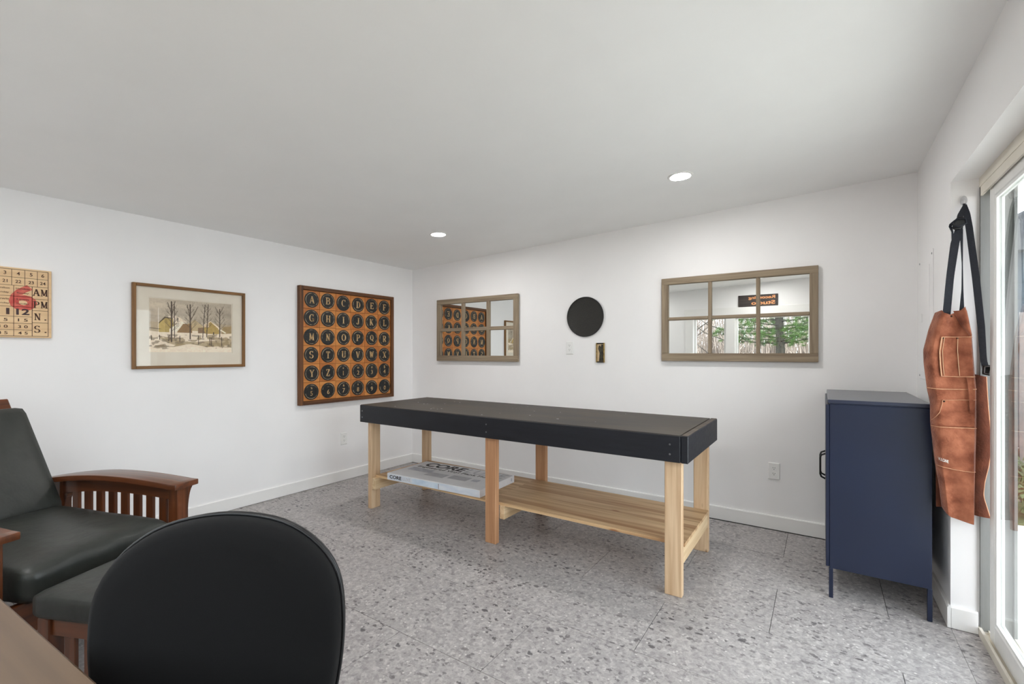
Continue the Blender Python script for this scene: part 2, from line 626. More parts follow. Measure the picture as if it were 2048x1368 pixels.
def fit(vf, w=None, h=None, cx=0.0, cy=0.0):
    """scale a flat shape to a width / height and centre it"""
    vs_, fs_ = vf
    X = max(v[0] for v in vs_) or 1.0
    Y = max(v[1] for v in vs_) or 1.0
    if w is None:
        w = X * h / Y
    if h is None:
        h = Y * w / X
    return [((x / X - 0.5) * w + cx, (y / Y - 0.5) * h + cy) for x, y in vs_], fs_


T, t_ = 0.17, 0.085
SERIF = {
    'A': 'l.08,0,.35,1,t l.35,1,.63,0,T l.19,.34,.5,.34,t s.08,0,.24 s.62,0,.28',
    'B': 'l.16,0,.16,1,T s.1,0,.2 s.1,1,.2 l.16,.96,.38,.96,t l.16,.52,.4,.52,t l.16,.04,.4,.04,t a.38,.74,.2,.22,-90,90 a.4,.28,.23,.24,-90,90',
    'C': 'a.36,.5,.29,.46,55,305 l.58,.72,.58,.98,t',
    'D': 'l.16,0,.16,1,T s.1,0,.2 s.1,1,.2 l.16,.96,.32,.96,t l.16,.04,.32,.04,t a.32,.5,.31,.46,-90,90',
    'E': 'l.16,0,.16,1,T s.1,0,.2 s.1,1,.2 l.16,.96,.6,.96,t l.16,.04,.62,.04,t l.16,.52,.44,.52,t l.6,.78,.6,1,t l.62,0,.62,.24,t l.44,.42,.44,.62,t',
    'F': 'l.18,0,.18,1,T s.18,0,.32 s.1,1,.2 l.18,.96,.62,.96,t l.18,.5,.46,.5,t l.62,.76,.62,1,t l.46,.4,.46,.6,t',
    'G': 'a.36,.5,.29,.46,55,340 l.58,.72,.58,.98,t l.58,.06,.58,.42,T s.56,.42,.26',
    'H': 'l.14,0,.14,1,T l.56,0,.56,1,T s.14,0,.28 s.14,1,.28 s.56,0,.28 s.56,1,.28 l.14,.5,.56,.5,t',
    'I': 'l.35,0,.35,1,T s.35,0,.34 s.35,1,.34',
    'J': 'l.42,.22,.42,1,T s.42,1,.32 a.28,.24,.15,.2,180,360',
    'K': 'l.16,0,.16,1,T s.16,0,.28 s.16,1,.28 l.18,.42,.56,1,t l.3,.58,.6,0,T s.56,1,.22 s.6,0,.24',
    'L': 'l.2,0,.2,1,T s.2,1,.32 s.12,0,.2 l.2,.04,.62,.04,t l.62,0,.62,.28,t',
    'M': 'l.1,0,.1,1,t l.1,1,.35,.1,T l.35,.1,.6,1,t l.6,0,.6,1,T s.1,0,.22 s.6,0,.26 s.08,1,.18 s.62,1,.18',
    'N': 'l.13,0,.13,1,t l.12,1,.57,0,T l.57,0,.57,1,t s.13,0,.24 s.57,1,.24 s.08,1,.16',
    'O': 'a.35,.5,.29,.46,0,360',
    'P': 'l.18,0,.18,1,T s.18,0,.32 s.1,1,.2 l.18,.96,.38,.96,t l.18,.46,.38,.46,t a.38,.71,.22,.25,-90,90',
    'Q': 'a.35,.5,.29,.46,0,360 l.36,.2,.64,-.14,T',
    'R': 'l.16,0,.16,1,T s.16,0,.3 s.1,1,.2 l.16,.96,.36,.96,t l.16,.5,.36,.5,t a.36,.73,.21,.23,-90,90 l.34,.5,.6,0,T s.62,0,.18',
    'S': 'a.35,.73,.22,.24,40,270 a.35,.26,.24,.24,-140,90 l.56,.76,.56,.98,t l.12,.02,.12,.26,t',
    'T': 'l.35,0,.35,1,T s.35,0,.32 l.08,.96,.62,.96,t l.09,.74,.09,1,t l.61,.74,.61,1,t',
    'U': 'l.14,.3,.14,1,T l.57,.3,.57,1,t s.14,1,.3 s.57,1,.26 a.355,.3,.215,.27,180,360',
    'V': 'l.1,1,.35,0,T l.35,0,.6,1,t s.1,1,.28 s.6,1,.24',
    'W': 'l.05,1,.21,0,T l.21,0,.35,.9,t l.33,.9,.5,0,T l.5,0,.65,1,t s.05,1,.22 s.65,1,.2',
    'X': 'l.1,1,.6,0,T l.6,1,.1,0,t s.1,1,.26 s.6,1,.24 s.1,0,.24 s.6,0,.26',
    'Y': 'l.1,1,.35,.46,T l.6,1,.35,.46,t l.35,0,.35,.5,T s.1,1,.26 s.6,1,.24 s.35,0,.32',
    'Z': 'l.12,.96,.58,.96,t l.12,.04,.6,.04,t l.57,.96,.13,.04,T l.12,.74,.12,1,t l.6,0,.6,.26,t',
    '.': 'l.2,0,.2,.14,T',
}


def serif2d(ch):
    vs_, fs_ = [], []

    def quad(a, b, c, d):
        n = len(vs_)
        vs_.extend([a, b, c, d])
        fs_.append((n, n + 1, n + 2, n + 3))
    for cmd in SERIF[ch].split():
        k, arg = cmd[0], cmd[1:].split(',')
        if k == 'l':
            x0, y0, x1, y1 = [float(v) for v in arg[:4]]
            w = (T if arg[4] == 'T' else t_) / 2
            d = math.hypot(x1 - x0, y1 - y0)
            nx, ny = -(y1 - y0) / d * w, (x1 - x0) / d * w
            if abs(x1 - x0) > 0.02 and abs(y1 - y0) > 0.02:
                nx, ny = math.copysign(w * 1.15, nx), 0.0
            quad((x0 + nx, y0 + ny), (x0 - nx, y0 - ny), (x1 - nx, y1 - ny), (x1 + nx, y1 + ny))
        elif k == 's':
            x, y, w = [float(v) for v in arg]
            y = 0.035 if y < 0.05 else (y - 0.035 if y > 0.9 else y)
            quad((x - w / 2, y - .035), (x + w / 2, y - .035), (x + w / 2, y + .035), (x - w / 2, y + .035))
        else:
            cx, cy, rx, ry, a0, a1 = [float(v) for v in arg]
            n = max(6, int(abs(a1 - a0) / 18))
            for i in range(n):
                q = []
                for a in (a0 + (a1 - a0) * i / n, a0 + (a1 - a0) * (i + 1) / n):
                    c, s_ = math.cos(math.radians(a)), math.sin(math.radians(a))
                    w = (t_ + (T - t_) * abs(c)) / 2
                    q.append(((cx + (rx + w) * c, cy + (ry + w * .6) * s_), (cx + (rx - w) * c, cy + (ry - w * .6) * s_)))
                quad(q[0][0], q[1][0], q[1][1], q[0][1])
    # shift so the lower left is at the origin
    mx, my = min(v[0] for v in vs_), min(v[1] for v in vs_)
    return [(x - mx, y - my) for x, y in vs_], fs_


def relief(mb, vf, fn, d0, d1):
    """lay a flat shape on a surface with a small thickness"""
    vs_, fs_ = vf
    top = [fn(u, v, d1) for u, v in vs_]
    mb.add(top, fs_)
    # side skirts along open edges
    cnt = {}
    for f in fs_:
        for i in range(len(f)):
            a, b = f[i], f[(i + 1) % len(f)]
            cnt[(min(a, b), max(a, b))] = cnt.get((min(a, b), max(a, b)), 0) + 1
    for (a, b), n in cnt.items():
        if n == 1:
            p, q = vs_[a], vs_[b]
            mb.add([fn(*p, d0), fn(*q, d0), fn(*q, d1), fn(*p, d1)], [(0, 1, 2, 3)])
    return mb


# ================================================================== THE ROOM
XR = 4.39          # right wall inner face
YF = -4.20         # front wall inner face (behind the camera)


def ceil_z(x):
    return 2.201 + 0.0367 * x


# floor slab and vinyl tiles
floor = structure(MB().box(-0.1, YF - 0.1, -0.12, XR + 0.095, 0.1, -0.006).build('floor', 'joint_dark'), 'grey speckled vinyl tile floor')
TILE_X, TILE_Y, GAP = 0.9155, 0.4585, 0.0012
row = 0
y1 = -0.022 + TILE_Y
while y1 > YF:
    y0 = y1 - TILE_Y
    xs = 3.708 if row % 2 == 1 else 3.25 + 0.0
    x0 = xs - TILE_X * 5
    while x0 < XR:
        a, b = max(x0, 0.0), min(x0 + TILE_X, XR)
        c, d = max(y0, YF), min(y1, 0.0)
        if b - a > 0.03 and d - c > 0.03:
            MB().box(a + GAP, c + GAP, -0.006, b - GAP, d - GAP, 0.0).build('floor_tile', 'floor', floor)
        x0 += TILE_X
    y1 = y0
    row += 1
    if row == 1:
        pass
# strip of floor inside the door opening
MB().box(XR, -2.78, -0.006, XR + 0.092, -0.885, 0.0).build('floor_tile', 'floor', floor)

# walls
structure(MB().box(-0.12, YF - 0.12, 0, 0, 0.0, 2.45).build('wall_left', 'wall_paint'), 'white painted wall with the framed pictures')
structure(MB().box(-0.12, 0, 0, XR + 0.2, 0.12, 2.45).build('wall_back', 'wall_paint'), 'white painted wall with the two window mirrors')
OY0, OY1, OZ = -2.78, -0.885, 2.027          # door opening
wr = MB()
wr.box(XR, OY1, 0, XR + 0.21, 0.0, 2.45)
wr.box(XR, YF - 0.12, 0, XR + 0.21, OY0, 2.45)
wr.box(XR, OY0, OZ, XR + 0.21, OY1, 2.45)
structure(wr.build('wall_right', 'wall_paint'), 'white painted wall around the sliding door')
WX0, WX1, WZ0, WZ1 = 2.15, 4.26, 0.92, 1.83   # window opening
wf = MB()
wf.box(-0.12, YF - 0.14, 0, WX0, YF, 2.45)
wf.box(WX1, YF - 0.14, 0, XR + 0.21, YF, 2.45)
wf.box(WX0, YF - 0.14, 0, WX1, YF, WZ0)
wf.box(WX0, YF - 0.14, WZ1, WX1, YF, 2.45)
structure(wf.build('wall_front', 'wall_paint'), 'white painted wall with the wide window')
cz = MB()
xa, xb, ya, yb = -0.12, XR + 0.21, YF - 0.14, 0.12
cz.hexa([(xa, ya, ceil_z(xa)), (xb, ya, ceil_z(xb)), (xb, yb, ceil_z(xb)), (xa, yb, ceil_z(xa))],
        [(xa, ya, 2.6), (xb, ya, 2.6), (xb, yb, 2.6), (xa, yb, 2.6)])
structure(cz.build('ceiling', 'ceiling_paint'), 'smooth white ceiling sloping up to the right')


def baseboard(name, a, b, label, inward):
    """a, b floor points along the wall; inward = unit normal into the room"""
    m = MB()
    ax, ay = a; bx, by = b
    nx, ny = inward
    prof = [(0.0, 0.003), (0.013, 0.003), (0.013, 0.094), (0.009, 0.1), (0.0, 0.1)]
    vs_ = [(ax + nx * d, ay + ny * d, z) for d, z in prof] + [(bx + nx * d, by + ny * d, z) for d, z in prof]
    n = len(prof)
    m.add(vs_, [tuple(range(n)), tuple(range(n, 2 * n))[::-1]] + [(i, (i + 1) % n, n + (i + 1) % n, n + i) for i in range(n)])
    return structure(m.build(name, 'trim_white'), label)


baseboard('baseboard_left', (0, YF), (0, 0), 'white baseboard along the picture wall', (1, 0))
baseboard('baseboard_back', (0.013, 0), (XR, 0), 'white baseboard behind the workbench', (0, -1))
br = baseboard('baseboard_right', (XR, -0.013), (XR, OY1 - 0.013), 'white baseboard wrapping the door return', (-1, 0))
mm = MB()
prof = [(0.0, 0.003), (0.013, 0.003), (0.013, 0.094), (0.009, 0.1), (0.0, 0.1)]
n = len(prof)
vs_ = [(XR - 0.001, OY1 - d, z) for d, z in prof] + [(XR + 0.088, OY1 - d, z) for d, z in prof]
mm.add(vs_, [tuple(range(n)), tuple(range(n, 2 * n))[::-1]] + [(i, (i + 1) % n, n + (i + 1) % n, n + i) for i in range(n)])
mm.build('return_board', 'trim_white', br)
baseboard('baseboard_front', (0.013, YF), (XR, YF), 'white baseboard under the wide window', (0, 1))

# ---------------------------------------------------------------- window behind the camera
win = struct_root('window_1', (3.2, YF, WZ0), 'wide white window of three lights behind the camera')
CW = 0.125
box('window_casing', 'trim_white', win, (WX0 - CW, YF, WZ0 - 0.02), (WX0, YF + 0.018, WZ1), 0.003)
box('window_casing', 'trim_white', win, (WX1, YF, WZ0 - 0.02), (min(WX1 + CW, XR - 0.002), YF + 0.018, WZ1), 0.003)
box('window_casing', 'trim_white', win, (WX0 - CW - 0.012, YF, WZ1), (XR - 0.002, YF + 0.022, WZ1 + 0.13), 0.003)
box('window_sill', 'trim_white', win, (WX0 - CW - 0.02, YF, WZ0 - 0.05), (XR - 0.002, YF + 0.06, WZ0 - 0.02), 0.004)
for a, b in ((2.64, 2.77), (3.77, 3.90)):
    box('mullion', 'trim_white', win, (a, YF - 0.1, WZ0), (b, YF - 0.005, WZ1), 0.003)
for a, b in ((WX0, 2.64), (2.77, 3.77), (3.90, WX1)):
    f = MB()
    f.box(a, YF - 0.1, WZ0, a + 0.035, YF - 0.05, WZ1)
    f.box(b - 0.035, YF - 0.1, WZ0, b, YF - 0.05, WZ1)
    f.box(a + 0.035, YF - 0.1, WZ1 - 0.04, b - 0.035, YF - 0.05, WZ1)
    f.box(a + 0.035, YF - 0.1, WZ0, b - 0.035, YF - 0.05, WZ0 + 0.05)
    f.build('sash', 'vinyl_white', win)
    box('window_pane', 'door_glass', win, (a + 0.03, YF - 0.078, WZ0 + 0.04), (b - 0.03, YF - 0.074, WZ1 - 0.03))

# ---------------------------------------------------------------- sliding glass door
door = struct_root('door_1', (4.54, -1.83, 0), 'white framed sliding glass door on the right')
DX0, DX1 = XR + 0.095, XR + 0.205
# side jamb channel, head and sill tracks
f = MB()
f.box(DX0, OY1 - 0.012, 0.02, DX0 + 0.012, OY1, 2.0)
f.box(DX0 + 0.05, OY1 - 0.02, 0.02, DX0 + 0.056, OY1, 2.0)
f.box(DX1 - 0.01, OY1 - 0.03, 0.02, DX1, OY1, 2.0)
f.box(DX0, OY1 - 0.004, 0.02, DX1, OY1, 2.0)
f.build('side_channel', 'alu_grey', door)
box('side_channel', 'alu_grey', door, (DX0, OY0, 0.02), (DX1, OY0 + 0.03, 2.0))
f = MB()
f.box(DX0 - 0.002, OY0, 1.985, DX1, OY1, OZ)
f.box(DX0, OY0, 1.945, DX0 + 0.008, OY1, 1.985)
f.box(DX0 + 0.05, OY0, 1.95, DX0 + 0.056, OY1, 1.985)
f.build('head_track', 'vinyl_cream', door)
f = MB()
f.box(DX0 - 0.006, OY0, -0.005, DX1, OY1, 0.012)
f.box(DX0 - 0.006, OY0, 0.012, DX0 + 0.004, OY1, 0.036)
f.box(DX0 + 0.026, OY0, 0.012, DX0 + 0.030, OY1, 0.028)
f.box(DX0 + 0.056, OY0, 0.012, DX0 + 0.062, OY1, 0.032)
f.box(DX1 - 0.01, OY0, 0.012, DX1, OY1, 0.03)
f.build('sill_track', 'vinyl_cream', door)
# the sliding leaf (slightly open) and the fixed leaf


def leaf(x0, x1, ya, yb):
    sw = 0.062
    lf = box('leaf_stile', 'vinyl_white', door, (x0, yb - sw, 0.03), (x1, yb, 1.975), 0.004)
    box('weather_strip', 'weather_strip', lf, (x0 + 0.004, yb, 0.035), (x1 - 0.004, yb + 0.012, 1.97))
    box('leaf_stile', 'vinyl_white', door, (x0, ya, 0.03), (x1, ya + sw, 1.975), 0.004)
    box('leaf_rail', 'vinyl_white', door, (x0, ya + sw, 0.03), (x1, yb - sw, 0.115), 0.004)
    box('leaf_rail', 'vinyl_white', door, (x0, ya + sw, 1.905), (x1, yb - sw, 1.975), 0.004)
    f = MB()                                     # glazing bead
    for sx in (x0 + 0.004, x1 - 0.012):
        f.box(sx, yb - sw - 0.012, 0.115, sx + 0.008, yb - sw, 1.905)
        f.box(sx, ya + sw, 0.115, sx + 0.008, ya + sw + 0.012, 1.905)
        f.box(sx, ya + sw + 0.012, 0.115, sx + 0.008, yb - sw - 0.012, 0.127)
        f.box(sx, ya + sw + 0.012, 1.893, sx + 0.008, yb - sw - 0.012, 1.905)
    f.build('glazing_bead', 'vinyl_white', door)
    xm = (x0 + x1) / 2
    box('door_pane', 'door_glass', door, (xm - 0.006, ya + sw - 0.008, 0.108), (xm - 0.002, yb - sw + 0.008, 1.912))


leaf(DX0 + 0.014, DX0 + 0.046, -1.96, -0.968)
leaf(DX0 + 0.066, DX0 + 0.098, -2.745, -1.82)

# ---------------------------------------------------------------- ceiling downlights
for x, y, lab in ((1.231, -0.885, 'lit recessed ceiling light nearest the corner'),
                  (3.194, -0.868, 'lit recessed ceiling light above the large mirror'),
                  (1.231, -3.62, 'lit recessed ceiling light above the armchair'),
                  (3.194, -3.62, 'lit recessed ceiling light above the desk')):
    z = ceil_z(x)
    t = thing('ceiling_light', lab, 'light', (x, y, z), 0, 'recessed ceiling lights')
    k = 0.0367
    fn = lambda a, b, h, x=x, y=y: (x + a, y + b, ceil_z(x + a) + h)
    prof = [(0.052, 0.012), (0.054, -0.001), (0.060, -0.005), (0.072, -0.004), (0.076, 0.002), (0.076, 0.012)]
    m = MB()
    nseg = 40
    vs_, fs_ = [], []
    for r, h in prof:
        for q in range(nseg):
            a = 2 * math.pi * q / nseg
            vs_.append(fn(r * math.cos(a), r * math.sin(a), h))
    for i in range(len(prof) - 1):
        for q in range(nseg):
            a, b = i * nseg + q, i * nseg + (q + 1) % nseg
            fs_.append((a, b, b + nseg, a + nseg))
    m.add(vs_, fs_)
    m.build('trim_ring', 'plastic_white', t, smooth=True)
    m = MB()
    m.lathe([(0.0535, -0.001), (0.0535, -0.003), (0.001, -0.0035)], nseg, fn)
    m.build('lens', 'lamp_lens', t)

# ================================================================== THINGS ON THE LEFT WALL
LW = lambda d0=0.0: (lambda u, v, d: (d + d0, u, v))       # left wall: u = Y, v = Z


def frame_four(parent, fn, u0, u1, v0, v1, w, d0, d1, mat_u, mat_v, name_u='rail', name_v='stile', bevel=0.002):
    for v_a, v_b in ((v0, v0 + w), (v1 - w, v1)):
        m = MB().prism([(u0 + w, v_a), (u1 - w, v_a), (u1 - w, v_b), (u0 + w, v_b)], fn, d0, d1)
        m.build(name_u, mat_u, parent, bevel=bevel)
    for u_a, u_b in ((u0, u0 + w), (u1 - w, u1)):
        m = MB().prism([(u_a, v0), (u_b, v0), (u_b, v1), (u_a, v1)], fn, d0, d1)
        m.build(name_v, mat_v, parent, bevel=bevel)


# ---- alphabet board
fn = LW()
bu0, bu1, bv0, bv1 = -1.401, -0.316, 0.778, 1.857
board = thing('alphabet_board', 'square wooden board of round black typewriter keys with letters and digits', 'wall art', (0, (bu0 + bu1) / 2, bv0))
MB().prism([(bu0 + .01, bv0 + .01), (bu1 - .01, bv0 + .01), (bu1 - .01, bv1 - .01), (bu0 + .01, bv1 - .01)], fn, 0.002, 0.016).build('back_panel', 'board_frame', board)
frame_four(board, fn, bu0, bu1, bv0, bv1, 0.034, 0.002, 0.046, 'board_frame_y', 'board_frame', 'frame_rail', 'frame_stile')
iu0, iu1, iv0, iv1 = bu0 + 0.036, bu1 - 0.036, bv0 + 0.036, bv1 - 0.036
pu, pv = (iu1 - iu0) / 6, (iv1 - iv0) / 6
KEYS = 'ABCDEFGHIJKLMNOPQRSTUVWXYZ1234567890'
SYM = {'1': '+', '2': '"', '3': '#', '4': '$', '5': '%', '6': '_', '7': '&', '8': "'", '9': '(', '0': ')'}
rk = random.Random(3)
for i, ch in enumerate(KEYS):
    r_, c_ = divmod(i, 6)
    cu_, cv_ = iu0 + pu * (c_ + .5), iv1 - pv * (r_ + .5)
    g = 0.0012
    m = MB().prism([(cu_ - pu / 2 + g, cv_ - pv / 2 + g), (cu_ + pu / 2 - g, cv_ - pv / 2 + g), (cu_ + pu / 2 - g, cv_ + pv / 2 - g), (cu_ - pu / 2 + g, cv_ + pv / 2 - g)], fn, 0.016, 0.030 + rk.uniform(-.001, .001))
    tile = m.build('key_tile', rk.choice(['board_orange_a', 'board_orange_a', 'board_orange_b']), board, bevel=0.0012)
    R_ = 0.0735 * rk.uniform(0.97, 1.03)
    ox, oy = rk.uniform(-.003, .003), rk.uniform(-.003, .003)
    cu_ += ox; cv_ += oy
    fk = lambda a, b, h: (h, cu_ + a, cv_ + b)
    MB().lathe([(R_, 0.0305), (R_, 0.0335), (R_ - .004, 0.0345), (0.001, 0.0345)], 36, fk).build('key_disc', 'key_black', tile)
    rr = R_ - 0.0125
    nseg = 36
    a0 = rk.uniform(0, 6.28)
    span = 36 if rk.random() > 0.45 else rk.randint(22, 32)
    vs_, fs_ = [], []
    for q in range(span + 1):
        a = a0 + 2 * math.pi * q / 36
        w = 0.0018
        for rad in (rr - w, rr + w):
            vs_.append(fk(rad * math.cos(a), rad * math.sin(a), 0.0352))
    for q in range(span):
        fs_.append((2 * q, 2 * q + 1, 2 * q + 3, 2 * q + 2))
    MB().add(vs_, fs_).build('key_ring', 'key_ring', tile)
    m = MB()
    fl = lambda a, b, h: (h, cu_ + a, cv_ + b)
    if ch in SERIF:
        relief(m, fit(serif2d(ch), h=0.066), fl, 0.0346, 0.0358)
    else:
        relief(m, fit(text2d(ch, 1.0, 0.0), h=0.042, cy=-0.014), fl, 0.0346, 0.0358)
        ms = MB()
        relief(ms, fit(text2d(SYM[ch], 1.0, 0.0), w=0.018 if SYM[ch] not in "'()" else 0.006, cy=0.034), fl, 0.0346, 0.0358)
        ms.build('symbol', 'key_cream', tile)
    m.build('letter', 'key_cream', tile)

# ---- framed winter farm print
pu0, pu1, pv0, pv1 = -2.596, -1.860, 1.139, 1.733
pic = thing('framed_print', 'brown framed print of a snowy farm with bare trees', 'picture', (0, (pu0 + pu1) / 2, pv0))
frame_four(pic, fn, pu0, pu1, pv0, pv1, 0.021, 0.002, 0.028, 'frame_brown_Y', 'frame_brown_Z', 'frame_rail', 'frame_stile')
# mat board with a window cut in it
mu0, mu1, mv0, mv1 = -2.503, -1.952, 1.25, 1.642
m = MB()
for a, b, c, d in ((pu0 + .018, mv1, pu1 - .018, pv1 - .018), (pu0 + .018, pv0 + .018, pu1 - .018, mv0), (pu0 + .018, mv0, mu0, mv1), (mu1, mv0, pu1 - .018, mv1)):
    m.prism([(a, b), (c, b), (c, d), (a, d)], fn, 0.008, 0.0125)
m.build('mat_board', 'mat_board', pic)


def paint_farm(W, H):
    rng = np.random.RandomState(4)
    S = 2
    w, h = W * S, H * S
    yy, xx = np.mgrid[0:h, 0:w].astype(float)
    u, v = xx / w, yy / h                 # v from the top

    def noise(sx, sy, seed):
        r = np.random.RandomState(seed)
        gx, gy = int(sx) + 2, int(sy) + 2
        g = r.rand(gy, gx)
        fx, fy = u * sx, v * sy
        ix, iy = fx.astype(int), fy.astype(int)
        tx, ty = fx - ix, fy - iy
        tx, ty = tx * tx * (3 - 2 * tx), ty * ty * (3 - 2 * ty)
        return (g[iy, ix] * (1 - tx) + g[iy, ix + 1] * tx) * (1 - ty) + (g[iy + 1, ix] * (1 - tx) + g[iy + 1, ix + 1] * tx) * ty
    c = lambda r, g, b: np.array([r, g, b], float)
    nz = noise(3, 9, 1) * .6 + noise(8, 18, 2) * .4
    img = c(196, 188, 174) * (1 - nz[..., None]) + c(158, 148, 136) * nz[..., None]
    img[:] = img * (1.05 - .12 * u[..., None])

    def mix(mask, col, a=1.0):
        img[mask] = img[mask] * (1 - a) + np.asarray(col) * a

    def poly(pts, col, a=1.0):
        inside = np.zeros(u.shape, bool)
        n = len(pts)
        j = n - 1
        for i in range(n):
            xi, yi = pts[i]; xj, yj = pts[j]
            cond = ((yi > v) != (yj > v)) & (u < (xj - xi) * (v - yi) / (yj - yi + 1e-9) + xi)
            inside ^= cond
            j = i
        mix(inside, col, a)

    def line(x0, y0, x1, y1, wd, col, a=1.0):
        dx, dy = (x1 - x0), (y1 - y0)
        asp = W / H
        L2 = (dx * asp) ** 2 + dy ** 2 + 1e-9
        tt = np.clip(((u - x0) * asp * dx * asp + (v - y0) * dy) / L2, 0, 1)
        d = np.hypot((u - x0 - tt * dx) * asp, v - y0 - tt * dy)
        mix(d < wd * .38, col, a)
    # far trees and fields
    mix((v > .46 - .06 * noise(5, 2, 5)) & (v < .66), c(176, 160, 132), .55)
    poly([(.88, .48), (1, .46), (1, .66), (.86, .66)], c(150, 128, 88), .8)
    poly([(.38, .5), (.52, .36), (.64, .5), (.64, .66), (.38, .66)], c(186, 168, 128), .7)
    # snow ground
    g0 = .60 + .02 * np.sin(u * 9)
    mix(v > g0, c(226, 216, 202))
    nn = noise(6, 10, 8) * .5 + noise(14, 22, 9) * .5
    mix((v > .67 + .05 * np.sin(u * 5)) & (nn > .52) & (v < .9), c(150, 134, 106), .75)
    poly([(.08, .7), (.3, .78), (.55, .8), (1, .72), (1, .86), (.62, .9), (.36, .9), (.2, .82)], c(152, 136, 104), .7)
    mix((noise(24, 34, 12) > .68) & (v > .66), c(116, 104, 88), .55)
    mix(v > .88 + .05 * np.sin(u * 8 + 1) + .04 * noise(9, 3, 15), c(230, 221, 208), .9)
    # buildings
    poly([(.1, .44), (.17, .34), (.26, .34), (.28, .62), (.1, .62)], c(170, 150, 92))
    poly([(.1, .44), (.17, .34), (.17, .62), (.1, .62)], c(186, 166, 108))
    poly([(.1, .45), (.17, .325), (.27, .335), (.27, .36), (.175, .355), (.105, .46)], c(78, 66, 50))
    poly([(.17, .33), (.3, .3), (.42, .4), (.42, .46), (.28, .44), (.26, .35)], c(222, 212, 198))
    poly([(.22, .56), (.36, .4), (.4, .42), (.3, .62), (.22, .62)], c(232, 224, 212))
    poly([(.31, .62), (.38, .45), (.48, .45), (.49, .62)], c(140, 112, 78))
    poly([(.56, .62), (.56, .52), (.64, .5), (.66, .62)], c(132, 108, 84))
    poly([(.62, .46), (.72, .37), (.84, .5), (.84, .52), (.62, .5)], c(226, 216, 200))
    poly([(.62, .52), (.72, .385), (.83, .53), (.83, .63), (.66, .63)], c(172, 148, 88))
    poly([(.62, .5), (.7, .39), (.7, .5)], c(206, 188, 160))
    poly([(.82, .5), (.93, .6), (.91, .61), (.82, .53)], c(234, 226, 214))
    line(.318, .345, .318, .41, .02, c(70, 60, 50))
    line(.76, .6, .76, .64, .02, c(50, 40, 30))
    for x0, x1 in ((.0, .12), (.03, .1)):
        line(x0, .55, x1, .56, .012, c(88, 76, 60))
    # bare trees
    tr = c(74, 62, 52)

    def tree(x, top, bot, wd, lean=0.0, n=9, spread=.07):
        line(x, bot, x + lean, top, wd, tr)
        for k in range(n):
            q = .25 + .72 * k / n
            sx, sy = x + lean * q, bot + (top - bot) * q
            sg = -1 if k % 2 else 1
            ln = spread * (1.15 - q) + .02
            ex, ey = sx + sg * ln, sy - ln * 1.8 * rng.uniform(.7, 1.1)
            line(sx, sy, ex, ey, wd * .32, tr, .85)
            for e in (-1, 1):
                line(ex - sg * ln * .4, ey + .03, ex + e * .012, ey - .05, wd * .2, tr, .6)
    tree(.245, .04, .8, .028, .0)
    line(.25, .28, .2, .06, .014, tr); line(.25, .3, .285, .03, .014, tr)
    tree(.28, .12, .72, .018, .0, 6, .04)
    tree(.465, .07, .74, .026, .0)
    line(.465, .36, .43, .08, .014, tr); line(.47, .38, .56, .1, .012, tr)
    tree(.62, .05, .71, .018, .03, 8, .05)
    tree(.67, .04, .69, .02, .02, 8, .05)
    tree(.84, .12, .68, .024, .0)
    line(.84, .24, .78, .08, .01, tr); line(.84, .22, .89, .06, .01, tr)
    for x, a, b in ((.02, .69, .77), (.11, .68, .76), (.21, .69, .78), (.225, .68, .76), (.34, .69, .8), (.565, .67, .84), (.71, .7, .86), (.73, .71, .87), (.865, .69, .87)):
        line(x, a, x + .003, b, .016, c(64, 50, 40))
    img[:] = img * np.array([1.12, 1.09, 1.05]) + (rng.rand(h, w, 1) - .5) * 12 + (noise(60, 44, 21)[..., None] - .5) * 14
    return np.clip(img.reshape(H, S, W, S, 3).mean(axis=(1, 3)), 0, 255)


def image_plane(name, material, parent, arr, u0, u1, v0, v1, d, fn):
    H, W = arr.shape[:2]
    off = OFF[parent.name]
    vs_ = [tuple(Vector(fn(u0 + (u1 - u0) * i / W, v1 - (v1 - v0) * j / H, d)) - off) for j in range(H + 1) for i in range(W + 1)]
    fs_ = [(j * (W + 1) + i, (j + 1) * (W + 1) + i, (j + 1) * (W + 1) + i + 1, j * (W + 1) + i + 1) for j in range(H) for i in range(W)]
    me = bpy.data.meshes.new(name)
    me.from_pydata(vs_, [], fs_)
    at = me.color_attributes.new('Col', 'FLOAT_COLOR', 'CORNER')
    a = arr.reshape(-1, 3) / 255.0
    l = np.where(a <= 0.04045, a / 12.92, ((a + 0.055) / 1.055) ** 2.4)
    l = np.concatenate([l, np.ones((len(l), 1))], axis=1)
    at.data.foreach_set('color', np.repeat(l, 4, axis=0).ravel().astype(np.float32))
    me.materials.append(MATS[material])
    o = bpy.data.objects.new(name, me)
    COL.objects.link(o)
    o.parent = parent
    return o


image_plane('print', 'painting_print', pic, paint_farm(210, 146), mu0 + .006, mu1 - .006, mv0 + .006, mv1 - .006, 0.0088, fn)
m = MB()
m.prism([(mu0 - .004, mv0 - .004), (mu1 + .004, mv0 - .004), (mu1 + .004, mv1 + .004), (mu0 - .004, mv1 + .004)], fn, 0.007, 0.0082)
m.build('print_sheet', 'mat_board', pic)
MB().prism([(pu0 + .016, pv0 + .016), (pu1 - .016, pv0 + .016), (pu1 - .016, pv1 - .016), (pu0 + .016, pv1 - .016)], fn, 0.0165, 0.0185).build('glazing', 'picture_glass', pic)

